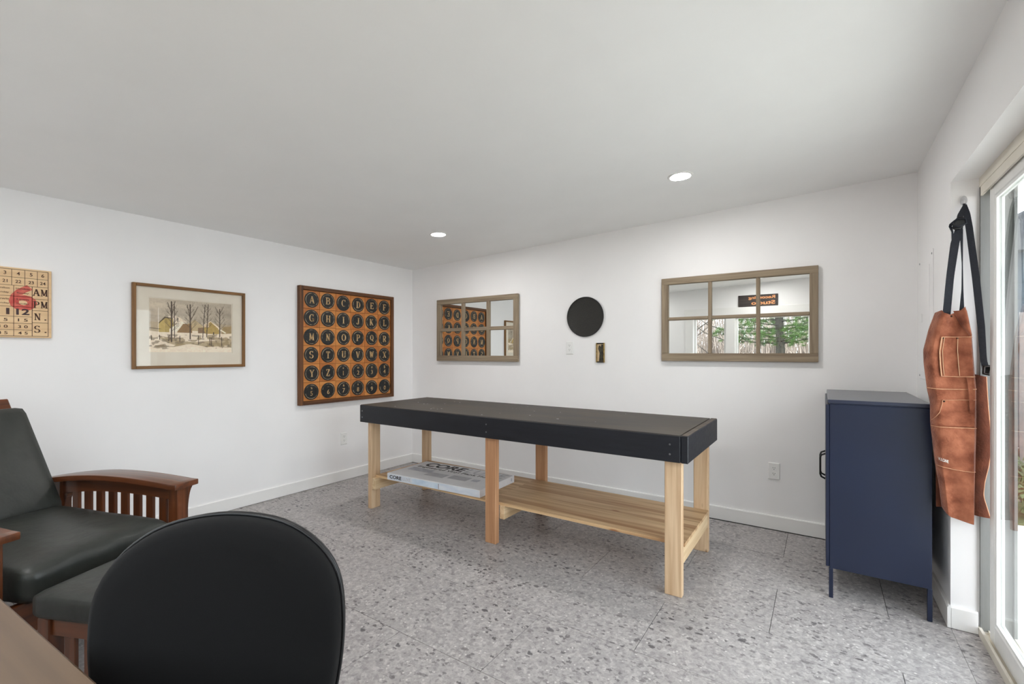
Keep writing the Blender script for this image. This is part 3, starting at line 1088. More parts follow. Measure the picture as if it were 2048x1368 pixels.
# ---- wooden ticket board with calendar numbers
tu0, tu1, tv0, tv1 = -3.345, -2.990, 1.340, 1.746
tic = thing('ticket_board', 'pale wooden board printed like a calendar ticket with a red six', 'wall art', (0, (tu0 + tu1) / 2, tv0))
MB().prism([(tu0, tv0), (tu1, tv0), (tu1, tv1), (tu0, tv1)], fn, 0.002, 0.020).build('board', 'ticket_wood', tic, bevel=0.002)
lines = MB()
LWD = 0.0011


def tline(u0, v0, u1, v1, w=LWD):
    lines.prism([(u0 - w, v0 - w), (u1 + w, v0 - w), (u1 + w, v1 + w), (u0 - w, v1 + w)], fn, 0.0195, 0.0204)


cols = [-3.315, -3.262, -3.209, -3.156, -3.103, -3.051, -3.005]
RV = [1.736, 1.690, 1.643, 1.580, 1.520, 1.463, 1.423, 1.385, 1.349]
tline(cols[0], RV[0], cols[-1], RV[0], .0014); tline(cols[0], RV[-1], cols[-1], RV[-1], .0014)
tline(cols[-1], RV[-1], cols[-1], RV[0], .0014); tline(cols[0], RV[-1], cols[0], RV[0], .0014)
for v in (RV[1], RV[2]):
    tline(cols[0], v, cols[-1], v)
for c_ in cols[1:-1]:
    tline(c_, RV[2], c_, RV[0])
CM = -3.073
tline(CM, RV[-1], CM, RV[2], .0014)
for v in RV[3:8]:
    tline(cols[0], v, CM, v)
for c_ in (-3.235, -3.148):
    tline(c_, RV[-1], c_, RV[2])
for v in (1.570, 1.502, 1.430):
    tline(CM, v, cols[-1], v)
lines.build('ruled_lines', 'ticket_ink', tic)


def ticket_text(txt, h, cu_, cv_, w=None, bold=0.012, material='ticket_ink', serif=False, d=0.0212):
    m = MB()
    fl = lambda a, b, hh: (hh, a, b)
    if serif:
        x = cu_ - len(txt) * h * .42
        for chx in txt:
            if chx != ' ':
                g = serif2d(chx)
                gw = max(p[0] for p in g[0]) * h
                hh = h if chx != '.' else h * .15
                relief(m, fit(g, h=hh, cx=x + h * .4, cy=cv_ - (h - hh) / 2), fl, 0.0200, d)
            x += h * .84
    else:
        relief(m, fit(text2d(txt, 1.0, bold), h=h, w=w, cx=cu_, cy=cv_), fl, 0.0200, d)
    return m.build('printed_text', material, tic)


# red stamp below the black ink
m = MB()
relief(m, fit(text2d('6', 1.0, 0.035), w=0.116, h=0.152, cx=-3.110, cy=1.574), lambda a, b, h: (h, a, b), 0.0198, 0.0200 + .0004)
m.build('red_stamp', 'ticket_red', tic)
for k in range(6):
    cx = (cols[k] + cols[k + 1]) / 2
    ticket_text(str(k + 1), 0.020, cx, (RV[0] + RV[1]) / 2)
    ticket_text(str(19 + k), 0.018, cx, (RV[1] + RV[2]) / 2)
for k, cx in enumerate((-3.276, -3.192, -3.111)):
    ticket_text(str(10 + k), 0.036, cx, (RV[4] + RV[5]) / 2, w=0.054, bold=0.03, material='ticket_ink_dark')
    for r_, tx in ((5, '1 5'), (6, '3 0'), (7, '4 5')):
        ticket_text(tx, 0.017, cx, (RV[r_] + RV[r_ + 1]) / 2, w=0.04)
for cx in (-3.276, -3.192, -3.111):
    for cy, wd in ((1.626, .056), (1.600, .05), (1.564, .05), (1.538, .054)):
        ticket_text('Hamilton' if wd > .055 else ('Lewis' if cy == 1.564 else 'Sunday'), 0.011, cx, cy, w=wd, bold=0.0)
ticket_text('AM', 0.040, -3.038, 1.610, serif=True)
ticket_text('PM', 0.040, -3.038, 1.538, serif=True)
ticket_text('N.', 0.040, -3.033, 1.466, serif=True)
ticket_text('S.', 0.042, -3.033, 1.392, serif=True)


# ---- outlet plates
def outlet(name, fn, u, v, label):
    """duplex outlet 70 x 117 mm centred on u, v of a wall map fn(u, v, d)"""
    o = fn(u, v, 0)
    t = thing(name, label, 'outlet', o, 0, 'wall outlets')
    w, h = 0.0365, 0.0585
    m = MB().hexa([fn(u - w, v - h, 0.0005), fn(u + w, v - h, 0.0005), fn(u + w, v + h, 0.0005), fn(u - w, v + h, 0.0005)],
                  [fn(u - w + .004, v - h + .004, 0.007), fn(u + w - .004, v - h + .004, 0.007), fn(u + w - .004, v + h - .004, 0.007), fn(u - w + .004, v + h - .004, 0.007)])
    m.build('cover_plate', 'plastic_white', t)
    for s in (-1, 1):
        cv = v + s * 0.0195
        pts = []
        for k in range(20):
            a = 2 * math.pi * k / 20
            pts.append((u + 0.0165 * math.cos(a), cv + max(-0.0135, min(0.0135, 0.0165 * math.sin(a)))))
        sk = MB().prism(pts, fn, 0.0068, 0.0085).build('socket', 'plastic_white', t)
        m = MB()
        for du in (-.006, .006):
            m.prism([(u + du - .0012, cv + .001), (u + du + .0012, cv + .001), (u + du + .0012, cv + .008), (u + du - .0012, cv + .008)], fn, 0.0084, 0.0088)
        m.prism([(u + .0026 * math.cos(k * math.pi / 4), cv - .006 + .0026 * math.sin(k * math.pi / 4)) for k in range(8)], fn, 0.0084, 0.0088)
        m.build('slots', 'slot_dark', sk)
    return t


outlet('wall_outlet', fn, -0.9155, 0.409, 'white outlet plate low on the wall below the alphabet board')

# ================================================================== THINGS ON THE BACK WALL
BW = lambda u, v, d: (u, -d, v)
outlet('wall_outlet', BW, 3.6215, 0.414, 'white outlet plate low on the wall beside the navy cabinet')
outlet('wall_outlet', BW, 2.012, 1.297, 'white outlet plate below the black disc')


def window_mirror(name, label, u0, u1, v0, v1, wt, wb, ws, mw):
    t = thing(name, label, 'mirror', ((u0 + u1) / 2, 0, v0))
    d0, d1 = 0.004, 0.034
    MB().prism([(u0, v1 - wt), (u1, v1 - wt), (u1, v1), (u0, v1)], BW, d0, d1).build('frame_rail', 'grey_wood_X', t, bevel=0.002)
    MB().prism([(u0, v0), (u1, v0), (u1, v0 + wb), (u0, v0 + wb)], BW, d0, d1).build('frame_rail', 'grey_wood_X', t, bevel=0.002)
    for a, b in ((u0, u0 + ws), (u1 - ws, u1)):
        MB().prism([(a, v0 + wb), (b, v0 + wb), (b, v1 - wt), (a, v1 - wt)], BW, d0, d1).build('frame_stile', 'grey_wood_Z', t, bevel=0.002)
    gu0, gu1, gv0, gv1 = u0 + ws, u1 - ws, v0 + wb, v1 - wt
    vm = (gv0 + gv1) / 2
    pw = (gu1 - gu0 - 2 * mw) / 3
    for k in range(2):
        a = gu0 + pw * (k + 1) + mw * k
        m = MB()
        sh = [(a, gv0), (a + mw, gv0), (a + mw, gv1), (a, gv1)]
        m.prism(sh, BW, d0 + .004, d1 - .004)
        m.build('muntin', 'grey_wood_Z', t, bevel=0.003)
    for k in range(3):
        a = gu0 + (pw + mw) * k
        MB().prism([(a, vm - mw / 2), (a + pw, vm - mw / 2), (a + pw, vm + mw / 2), (a, vm + mw / 2)], BW, d0 + .004, d1 - .005).build('muntin', 'grey_wood_X', t, bevel=0.003)
        for lo, hi in ((gv0, vm - mw / 2), (vm + mw / 2, gv1)):
            MB().prism([(a - .004, lo - .004), (a + pw + .004, lo - .004), (a + pw + .004, hi + .004), (a - .004, hi + .004)], BW, d0 + .006, d0 + .010).build('mirror_pane', 'mirror', t)
    MB().prism([(u0 + .01, v0 + .01), (u1 - .01, v0 + .01), (u1 - .01, v1 - .01), (u0 + .01, v1 - .01)], BW, 0.001, 0.005).build('backing', 'slot_dark', t)
    return t


window_mirror('window_mirror', 'six pane window mirror near the corner reflecting the alphabet board', 0.408, 1.468, 1.165, 1.826, 0.052, 0.058, 0.052, 0.036)
window_mirror('window_mirror', 'six pane window mirror above the workbench end reflecting trees and sign', 2.841, 3.883, 1.188, 1.840, 0.050, 0.060, 0.050, 0.025)

# black round disc
t = thing('wall_disc', 'round black mesh disc hung on the white wall', 'disc', (2.165, 0, 1.395))
fd = lambda a, b, h: (2.165 + a, -h, 1.570 + b)
MB().lathe([(0.170, 0.004), (0.170, 0.014), (0.165, 0.011), (0.06, 0.0115), (0.001, 0.0117)], 64, fd).build('mesh_face', 'disc_black', t, smooth='auto')
m = MB()
pts = [fd(0.1725 * math.cos(2 * math.pi * k / 64), 0.1725 * math.sin(2 * math.pi * k / 64), 0.011) for k in range(65)]
m.tube(pts, 0.0045, 8, caps=False)
m.build('rim', 'disc_rim', t, smooth=True)

# small gilt framed picture
t = thing('small_picture', 'tiny narrow framed picture of a dark figure', 'picture', (2.309, 0, 1.168))
frame_four(t, BW, 2.271, 2.348, 1.168, 1.338, 0.009, 0.001, 0.014, 'disc_rim', 'gilt', 'frame_rail', 'frame_stile', 0.001)
MB().prism([(2.278, 1.175), (2.341, 1.175), (2.341, 1.331), (2.278, 1.331)], BW, 0.001, 0.006).build('print', 'photo_tan', t)
fig = [(2.296, 1.178), (2.340, 1.178), (2.340, 1.322), (2.318, 1.324), (2.312, 1.300), (2.308, 1.316), (2.296, 1.314), (2.288, 1.288), (2.294, 1.272), (2.302, 1.25)]
MB().prism(fig, BW, 0.006, 0.0066).build('figure', 'photo_dark', t)

# ================================================================== RIGHT WALL
RW = lambda u, v, d: (XR - d, u, v)
t = thing('electrical_panel', 'white painted breaker panel cover behind the apron', 'panel', (XR, -0.3, 1.10))
MB().prism([(-0.50, 1.10), (-0.10, 1.10), (-0.10, 1.80), (-0.50, 1.80)], RW, 0.0005, 0.004).build('cover', 'wall_paint', t, bevel=0.001)
dr = MB().prism([(-0.41, 1.14), (-0.16, 1.14), (-0.16, 1.733), (-0.41, 1.733)], RW, 0.004, 0.0065).build('panel_door', 'wall_paint', t, bevel=0.0012)
MB().prism([(-0.215, 1.425), (-0.195, 1.425), (-0.195, 1.475), (-0.215, 1.475)], RW, 0.0065, 0.0095).build('latch', 'plastic_white', dr, bevel=0.001)
for u, v in ((-.116, 1.778), (-.48, 1.778), (-.116, 1.119), (-.48, 1.119)):
    m = MB().lathe([(0.006, 0.004), (0.005, 0.006), (0.001, 0.0064)], 10, lambda a, b, h, u=u, v=v: RW(u + a, v + b, h))
    m.build('screw', 'screw_steel', t)

# ================================================================== WORKBENCH
BX0, BX1, BY0, BY1, BZ0, BZ1 = 0.812, 3.352, -1.353, -0.592, 0.695, 0.834
bench = thing('workbench', 'long black topped workbench on raw pine legs', 'workbench', (2.08, -0.97, 0))
TH = 0.036
box('apron_board', 'bench_black', bench, (BX0, BY0, BZ0), (BX1 - 0.038, BY0 + TH, BZ1 - .003), 0.0035)
box('apron_board', 'bench_black', bench, (BX0 + 0.038, BY1 - TH, BZ0), (BX1 - .038, BY1, BZ1 - .003), 0.0035)
e1 = box('apron_board', 'bench_black', bench, (BX1 - 0.037, BY0, BZ0), (BX1, BY1, BZ1), 0.004)
box('apron_board', 'bench_black', bench, (BX0, BY0 + TH + .001, BZ0), (BX0 + 0.037, BY1, BZ1 - .003), 0.004)
m = MB().box(BX1 - 0.034, BY0 + .004, BZ1 - .0002, BX1 - .003, BY1 - .004, BZ1 + .0008)
m.build('worn_top_edge', 'chipped_edge', e1)
box('bench_top', 'bench_top', bench, (BX0 + .004, BY0 + .006, BZ1 - 0.018), (BX1 - 0.043, BY1 - .003, BZ1), 0.002)
# paint chips and scuffs on the top
rng = random.Random(11)
m = MB()
for k in range(26):
    cx, cy = rng.uniform(BX0 + .1, BX1 - .2), rng.uniform(BY0 + .05, BY1 - .1)
    if k < 7:
        cx, cy = 1.45 + rng.uniform(-.06, .1), -1.22 + rng.uniform(-.03, .03)
    r = rng.uniform(.003, .009)
    m.prism([(cx + r * rng.uniform(.5, 1.3) * math.cos(a), cy + r * rng.uniform(.4, 1) * math.sin(a)) for a in (0, 1.1, 2.2, 3.3, 4.4, 5.3)], lambda u, v, d: (u, v, d), BZ1 - .0005, BZ1 + .0003)
m.build('paint_chips', 'carton_grey', bench)
for cx in (0.842, 2.09, 3.262):
    for cz in (0.735, 0.785):
        MB().lathe([(0.0055, -0.001), (0.005, 0.0012), (0.001, 0.0014)], 10, lambda a, b, h, cx=cx, cz=cz: (cx + a, BY0 - h, cz + b)).build('screw', 'screw_steel', bench)
LEGTOP = BZ1 - 0.018
YF0 = BY0 + TH
legs = [  # x0, x1, y0, y1, material
    (0.868, 0.910, YF0, YF0 + 0.090, 'pine'),
    (2.054, 2.140, YF0, YF0 + 0.040, 'fir'),
    (3.225, 3.312, YF0, YF0 + 0.040, 'pine'),
    (0.868, 0.906, BY1 - TH - 0.089, BY1 - TH, 'pine'),
    (2.050, 2.139, BY1 - TH - 0.038, BY1 - TH, 'fir'),
    (3.225, 3.312, BY1 - TH - 0.04, BY1 - TH, 'pine'),
]
for x0, x1, y0, y1, mt in legs:
    box('leg', mt, bench, (x0, y0, 0.0), (x1, y1, LEGTOP), 0.003)
SZ = 0.266
box('shelf', 'plywood', bench, (0.914, YF0 + .042, SZ - .018), (2.052, BY1 - TH - .042, SZ))
# long shelf sheet runs the full length behind the front legs
sh = MB()
sh.box(2.052, YF0 + .042, SZ - .018, 3.316, BY1 - TH - .042, SZ)
sh.build('shelf', 'plywood', bench)
for x0 in (0.912, 2.142, 3.272):
    box('cross_brace', 'pine_y', bench, (x0, YF0 + .041 if x0 > 2 else YF0 + .005, SZ - .107), (x0 + .038, BY1 - TH - .041 if x0 > 2 else BY1 - TH - .005, SZ - .0185), 0.002)

# carton of flooring on the shelf
ang = math.radians(2.5)
ct = thing('flooring_carton', 'flat white flooring carton lying on the workbench shelf', 'box', (1.53, -1.075, SZ + .0005), ang)
L2, W2, H2 = 0.442, 0.225, 0.052
MB().box(-L2, -W2, 0, L2, W2, H2).build('carton_body', 'carton_white', ct, bevel=0.002, local=True)
fs_top = lambda u, v, d: (u, v, H2 + d)
fs_front = lambda u, v, d: (u, -W2 - d, v)
fs_right = lambda u, v, d: (L2 + d, u, v)


def carton_print(name, material, vf, fmap, d0=0.0, d1=0.0006):
    m = MB()
    relief(m, vf, fmap, d0, d1)
    return m.build(name, material, ct, local=True)


rect = lambda a, b, c, d: ([(a, b), (c, b), (c, d), (a, d)], [(0, 1, 2, 3)])
carton_print('title_print', 'carton_ink', fit(text2d('CORE', 1, 0.03, 0.1), w=0.40, h=0.105, cx=-0.16, cy=0.148), fs_top)
carton_print('title_print', 'carton_grey', fit(text2d('LUXE', 1, 0.0, 0.1), w=0.36, h=0.105, cx=0.235, cy=0.148), fs_top)
carton_print('subtitle_print', 'carton_ink', fit(text2d('Engineered Vinyl Plank Floors', 1, 0.008), w=0.76, h=0.046, cx=0.0, cy=0.058), fs_top)
carton_print('photo_print', 'carton_photo', rect(-0.39, -0.06, -0.16, 0.02), fs_top)
carton_print('photo_print', 'carton_grey', rect(-0.16, -0.12, 0.02, -0.03), fs_top)
carton_print('photo_print', 'carton_grey', rect(0.05, -0.10, 0.22, -0.01), fs_top)
carton_print('badge_print', 'carton_photo', rect(0.25, -0.075, 0.31, -0.025), fs_top)
carton_print('side_band', 'carton_side', rect(-L2 + .004, .004, L2 - .004, H2 - .004), fs_front, 0, .0003)
carton_print('side_band', 'carton_blue', rect(-0.18, .008, 0.07, H2 - .008), fs_front, 0, .0006)
carton_print('side_title', 'carton_ink', fit(text2d('CORE', 1, 0.03), w=0.125, h=0.027, cx=-0.352, cy=0.027), fs_front, 0, .0008)
carton_print('side_title', 'carton_grey', fit(text2d('LUXE', 1, 0.0), w=0.08, h=0.024, cx=-0.235, cy=0.027), fs_front, 0, .0008)
carton_print('side_mark', 'carton_ink', rect(0.075, .006, 0.079, .042), fs_front, 0, .0007)
carton_print('end_mark', 'carton_photo', fit(text2d('8', 1, 0.03), w=0.016, h=0.024, cx=0.185, cy=0.028), fs_right, 0, .0007)

# ================================================================== NAVY CABINET
CX0, CX1, CY0, CY1, CZ0, CZ1 = 3.932, 4.328, -0.885, -0.085, 0.150, 1.012
cab = thing('metal_cabinet', 'tall navy blue metal cabinet on thin legs', 'cabinet', (4.13, -0.485, 0))
box('body', 'navy_metal', cab, (CX0 + .004, CY0 + .004, CZ0), (CX1, CY1 - .004, CZ1 - .022), 0.002)
box('top', 'navy_top', cab, (CX0 - .004, CY0, CZ1 - .018), (CX1 + .002, CY1, CZ1), 0.0025)
box('shadow_gap', 'navy_dark', cab, (CX0 + .006, CY0 + .006, CZ1 - .023), (CX1 - .004, CY1 - .006, CZ1 - .017))
for yy in (CY0, CY1 - .018):
    for xx in (CX0, CX1 - .018):
        box('leg', 'navy_metal', cab, (xx + .001, yy + .001, 0.0), (xx + .019, yy + .019, CZ0 + .002), 0.002)
ym = (CY0 + CY1) / 2
for a, b, s in ((CY0 + .006, ym - .002, -1), (ym + .002, CY1 - .006, 1)):
    d = box('door', 'navy_metal', cab, (CX0 - .012, a, CZ0 + .006), (CX0 + .004, b, CZ1 - .026), 0.002)
    hy = ym + s * 0.045
    pts = [(CX0 - .012, hy, .525), (CX0 - .032, hy, .535), (CX0 - .037, hy, .55), (CX0 - .037, hy, .645), (CX0 - .032, hy, .66), (CX0 - .012, hy, .67)]
    MB().tube(pts, 0.005, 8).build('handle', 'black_metal', d, smooth=True)

# ================================================================== LEATHER APRON ON ITS HOOK
hk = thing('adhesive_hook', 'small clear adhesive hook on the white door return', 'hook', (4.433, OY1, 1.915))
fh = lambda u, v, d: (4.433 + u, OY1 - d, 1.936 + v)
MB().prism([(0.012 * math.cos(k * math.pi / 8), 0.022 * math.sin(k * math.pi / 8)) for k in range(16)], fh, 0.0005, 0.004).build('hook_plate', 'hook_clear', hk)
MB().tube([fh(0, .006, .004), fh(0, -.006, .012), fh(0, -.02, .02), fh(0, -.026, .03), fh(0, -.018, .038), fh(0, -.006, .040)], 0.003, 8).build('hook_arm', 'hook_clear', hk, smooth=True)

ap = thing('leather_apron', 'rust brown leather work apron hanging by black straps', 'apron', (4.40, -0.96, 0.506))
# left and right edge of the front leaf by height (metres)
LE = [(1.440, 4.332), (1.433, 4.330), (1.359, 4.308), (1.262, 4.289), (1.200, 4.291), (1.087, 4.302), (1.025, 4.312), (0.931, 4.313), (0.751, 4.330), (0.654, 4.343), (0.544, 4.353), (0.50, 4.356)]
RE = [(1.453, 4.422), (1.433, 4.427), (1.327, 4.444), (1.172, 4.455), (1.094, 4.460), (0.925, 4.459), (0.720, 4.458), (0.506, 4.454)]


def interp(tab, z):
    zs = [p[0] for p in tab][::-1]
    xs_ = [p[1] for p in tab][::-1]
    return float(np.interp(z, zs, xs_))


def top_z(s):     # neckline
    return float(np.interp(s, [0, .14, .22, .45, .78, 1], [1.433, 1.441, 1.428, 1.419, 1.436, 1.455]))


def bot_z(s):
    return float(np.interp(s, [0, .06, .22, .6, 1], [0.556, 0.540, 0.524, 0.513, 0.505]))


def apron_y(x, z, s):
    """depth: shallow folds, the sides curl back"""
    y = -0.970
    edge = max(0.0, (0.16 - s) / 0.16)
    y += 0.040 * edge ** 1.5
    edge = max(0.0, (s - 0.93) / 0.07)
    y += 0.022 * edge ** 2
    up = min(1.0, max(0.0, (z - 1.16) / 0.25))
    y += 0.016 * up * math.cos(s * 9.0 + 0.8) - 0.012 * up
    y += 0.005 * math.sin(s * 7 + z * 9)
    y -= 0.012 * math.exp(-((z - 0.93) / 0.12) ** 2)
    return y


def leaf_pt(s, z):
    x0, x1 = interp(LE, z), interp(RE, z)
    x = x0 + (x1 - x0) * s
    return x, apron_y(x, z, s), z


def sheet(mb, fnu, nu, nv, th):
    """a cloth sheet with thickness th towards +Y"""
    fr = [[fnu(i / (nu - 1), j / (nv - 1)) for i in range(nu)] for j in range(nv)]
    A = [(x, y, z) for r in fr for x, y, z in r]
    Bk = [(x, y + th, z) for x, y, z in A]
    fs_ = []
    N = nu * nv
    for j in range(nv - 1):
        for i in range(nu - 1):
            a = j * nu + i
            fs_.append((a, a + 1, a + nu + 1, a + nu))
            fs_.append((N + a, N + a + nu, N + a + nu + 1, N + a + 1))
    rim = [i for i in range(nu)] + [j * nu + nu - 1 for j in range(1, nv)] + [(nv - 1) * nu + i for i in range(nu - 2, -1, -1)] + [j * nu for j in range(nv - 2, 0, -1)]
    for k in range(len(rim)):
        a, b = rim[k], rim[(k + 1) % len(rim)]
        fs_.append((a, b, N + b, N + a))
    mb.add(A + Bk, fs_)
    return mb


def front(u, v):
    zt, zb = top_z(u), bot_z(u)
    return leaf_pt(u, zb + (zt - zb) * v)


front_leaf = sheet(MB(), front, 41, 70, 0.0025).build('front_leaf', 'suede_rust', ap, smooth='auto')


def patch(name, s0, s1, z0, z1, material='suede_rust', lift=0.003, curve=None, th=0.002):
    def f(u, v):
        a0 = s0 if not callable(s0) else None
        z_a = z0(u) if callable(z0) else z0
        z_b = z1(u) if callable(z1) else z1
        z = z_a + (z_b - z_a) * v
        sl = s0(z) if callable(s0) else s0
        s = sl + (s1 - sl) * u
        x, y, zz = leaf_pt(s, z)
        return x, y - lift, zz
    return sheet(MB(), f, 17, 17, th).build(name, material, front_leaf, smooth='auto')


def dense(pts, k=8):
    out = []
    for (a, b), (c, d) in zip(pts, pts[1:]):
        out += [(a + (c - a) * i / k, b + (d - b) * i / k) for i in range(k)]
    return out + [pts[-1]]


def stitch_line(pts, name='stitching', r=0.0012, lift=0.0055, mt='stitch'):
    return MB().tube([(x, y - lift, z) for x, y, z in (leaf_pt(s, z) for s, z in dense(pts))], r, 5).build(name, mt, front_leaf, smooth=True)


def rivet(s, z):
    x, y, zz = leaf_pt(s, z)
    MB().lathe([(0.004, 0.0), (0.0035, 0.002), (0.001, 0.0028)], 10, lambda a, b, h: (x + a, y - 0.004 - h, zz + b)).build('rivet', 'rivet', front_leaf)


P = 0.30


def seam(pts, r=0.0016, mt='suede_edge'):
    return MB().tube([(x, y - 0.0058, z) for x, y, z in (leaf_pt(s, z) for s, z in pts)], r, 6).build('pocket_edge', mt, front_leaf, smooth=True)


seam([(P, 1.146 + .175 * k / 8) for k in range(9)], .0014)
seam([(P + .685 * k / 12, 1.146) for k in range(13)], .0014)
seam([(P + .685 * k / 12, 1.321 - .002 * k / 12) for k in range(13)], .0016)
patch('chest_pocket', P, 0.985, 1.146, lambda u: 1.321 - .002 * u)
stitch_line([(P + .02, 1.32), (P + .015, 1.24), (P + .012, 1.148)])
stitch_line([(P + .07, 1.318), (P + .065, 1.24), (P + .06, 1.15)])
stitch_line([(P + .375, 1.318), (P + .375, 1.235), (P + .375, 1.15)])
stitch_line([(P, 1.147), (P + .35, 1.145), (.98, 1.148)])
stitch_line([(P, 1.321), (P + .35, 1.32), (.98, 1.319)], mt='suede_edge')
rivet(P + .03, 1.316); rivet(P + .37, 1.314); rivet(.5, 1.412)
stitch_line([(0.0, 1.091), (.3, 1.089), (.7, 1.090), (1.0, 1.093)], r=0.0022, lift=.002, mt='suede_edge')
patch('hip_pocket', lambda z: float(np.interp(z, [.93, .955, .995, 1.041], [.02, .06, .19, .25])), 0.99, 0.93, 1.043)
stitch_line([(.02, .948), (.08, .962), (.17, .988), (.22, 1.02), (.25, 1.041), (.6, 1.044), (.98, 1.047)], mt='suede_edge')
rivet(.28, 1.036)
patch('knee_pocket', 0.0, 0.99, lambda u: .745 - .012 * u, lambda u: .921 + .003 * u, lift=0.006)
stitch_line([(.0, .921), (.4, .923), (.98, .925)], r=.0018, lift=.0085, mt='suede_edge')
stitch_line([(.01, .745), (.4, .738), (.98, .733)], r=.0015, lift=.0085, mt='suede_edge')
# hammer loop strap
sheet(MB(), lambda u, v: (lambda p: (p[0], p[1] - .009 - .004 * math.sin(v * math.pi), p[2]))(leaf_pt(.80 + .085 * u + .03 * (1 - v), .992 + .153 * v)), 5, 12, .002).build('hammer_loop', 'suede_rust', front_leaf, smooth='auto')
# a folded flap of the bib
sheet(MB(), lambda u, v: (lambda p: (p[0], p[1] - .004 - .008 * math.sin(u * 3.14), p[2]))(leaf_pt(min(1, .55 + .36 * (1 - v) + (.45 - .36 * (1 - v)) * u), 1.325 + .11 * v)), 12, 12, .002).build('bib_fold', 'suede_rust', front_leaf, smooth='auto')
# maker's print, small white letters
m = MB()
fx = lambda u, v, d: (lambda p: (p[0], p[1] - .0078 - d, p[2]))(leaf_pt(.06 + u, .778 + v))
relief(m, fit(text2d('VULCANE', 1, 0.02), w=0.235, h=0.014, cx=.125, cy=0), lambda u, v, d: fx(u, v - .035 * u, d), 0, .0006)
m.build('maker_print', 'print_white', front_leaf)
# wrapped side leaf at the right and the rear leaf low on the left
FL_L = [(1.160, 4.462), (0.53, 4.462)]
FL_R = [(1.160, 4.499), (1.083, 4.503), (0.975, 4.508), (0.843, 4.514), (0.751, 4.506), (0.683, 4.495), (0.622, 4.491), (0.529, 4.512)]


def side(u, v):
    z = float(np.interp(u, [0, 1], [.543, .529])) + (1.153 - .536) * v
    x0 = 4.448
    x1 = interp(FL_R, z)
    return x0 + (x1 - x0) * u, -0.945 + .03 * u * u + .006 * math.sin(v * 9), z


sl = sheet(MB(), side, 12, 40, 0.0025).build('side_leaf', 'suede_shaded', ap, smooth='auto')
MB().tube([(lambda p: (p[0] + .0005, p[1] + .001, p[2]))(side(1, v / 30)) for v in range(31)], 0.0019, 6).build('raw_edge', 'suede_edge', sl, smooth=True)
sheet(MB(), lambda u, v: (4.334 + .05 * u, -0.930 + .004 * math.sin(v * 5), .552 + .006 * u + .5 * v), 8, 24, 0.0025).build('rear_leaf', 'suede_shaded', ap, smooth='auto')


def strap(name, left, right, y0, y1, th=0.002):
    n_ = 28
    zs = np.linspace(0, 1, n_)
    kk = np.linspace(0, 1, len(left))

    def f(u, v):
        a = (np.interp(v, kk, [p[0] for p in left]), np.interp(v, kk, [p[1] for p in left]))
        b = (np.interp(v, kk, [p[0] for p in right]), np.interp(v, kk, [p[1] for p in right]))
        return (float(a[0] + (b[0] - a[0]) * u), y0 + (y1 - y0) * v, float(a[1] + (b[1] - a[1]) * u))
    return sheet(MB(), f, 4, n_, th).build(name, 'webbing', ap, smooth='auto')


strap('neck_strap', [(4.424, 1.916), (4.426, 1.86), (4.432, 1.809), (4.452, 1.586), (4.469, 1.366), (4.477, 1.219), (4.484, 1.172)],
      [(4.436, 1.916), (4.448, 1.87), (4.456, 1.805), (4.477, 1.584), (4.493, 1.365), (4.498, 1.22), (4.508, 1.172)], -0.917, -0.935)
strap('neck_strap', [(4.427, 1.914), (4.404, 1.865), (4.398, 1.812), (4.379, 1.737), (4.364, 1.593), (4.350, 1.415)],
      [(4.434, 1.914), (4.424, 1.872), (4.422, 1.808), (4.408, 1.733), (4.390, 1.590), (4.376, 1.405)], -0.922, -0.962)
strap('back_strap', [(4.404, 1.800), (4.412, 1.750), (4.416, 1.640), (4.414, 1.531), (4.405, 1.425)],
      [(4.422, 1.800), (4.421, 1.749), (4.4195, 1.640), (4.420, 1.530), (4.422, 1.435)], -0.935, -0.958)
strap('back_strap', [(4.392, 1.842), (4.376, 1.826), (4.374, 1.815), (4.383, 1.79), (4.384, 1.74), (4.378, 1.68)],
      [(4.402, 1.834), (4.386, 1.820), (4.384, 1.815), (4.390, 1.79), (4.390, 1.74), (4.386, 1.68)], -0.945, -0.940)
# gathered side-release buckle
bk = MB()
bk.prism([(4.384, 1.806), (4.390, 1.838), (4.404, 1.852), (4.424, 1.846), (4.428, 1.818), (4.410, 1.796), (4.394, 1.797)], lambda u, v, d: (u, d, v), -0.958, -0.936)
bko = bk.build('buckle', 'black_metal', ap, bevel=0.004, seg=2)
MB().tube([(4.380, -.958, 1.822), (4.398, -.964, 1.842), (4.424, -.962, 1.838), (4.428, -.960, 1.818), (4.404, -.964, 1.806), (4.384, -.960, 1.812)], .004, 6).build('buckle_loop', 'webbing', bko, smooth=True)
MB().prism([(4.483, 1.196), (4.481, 1.158), (4.504, 1.151), (4.513, 1.198)], lambda u, v, d: (u, d, v), -0.945, -0.934).build('buckle', 'black_metal', ap, bevel=0.002)
MB().tube([(4.488, -.947, 1.19), (4.486, -.949, 1.163), (4.502, -.949, 1.158), (4.508, -.947, 1.192), (4.488, -.947, 1.19)], .0022, 6).build('buckle_ring', 'screw_steel', ap, smooth=True)


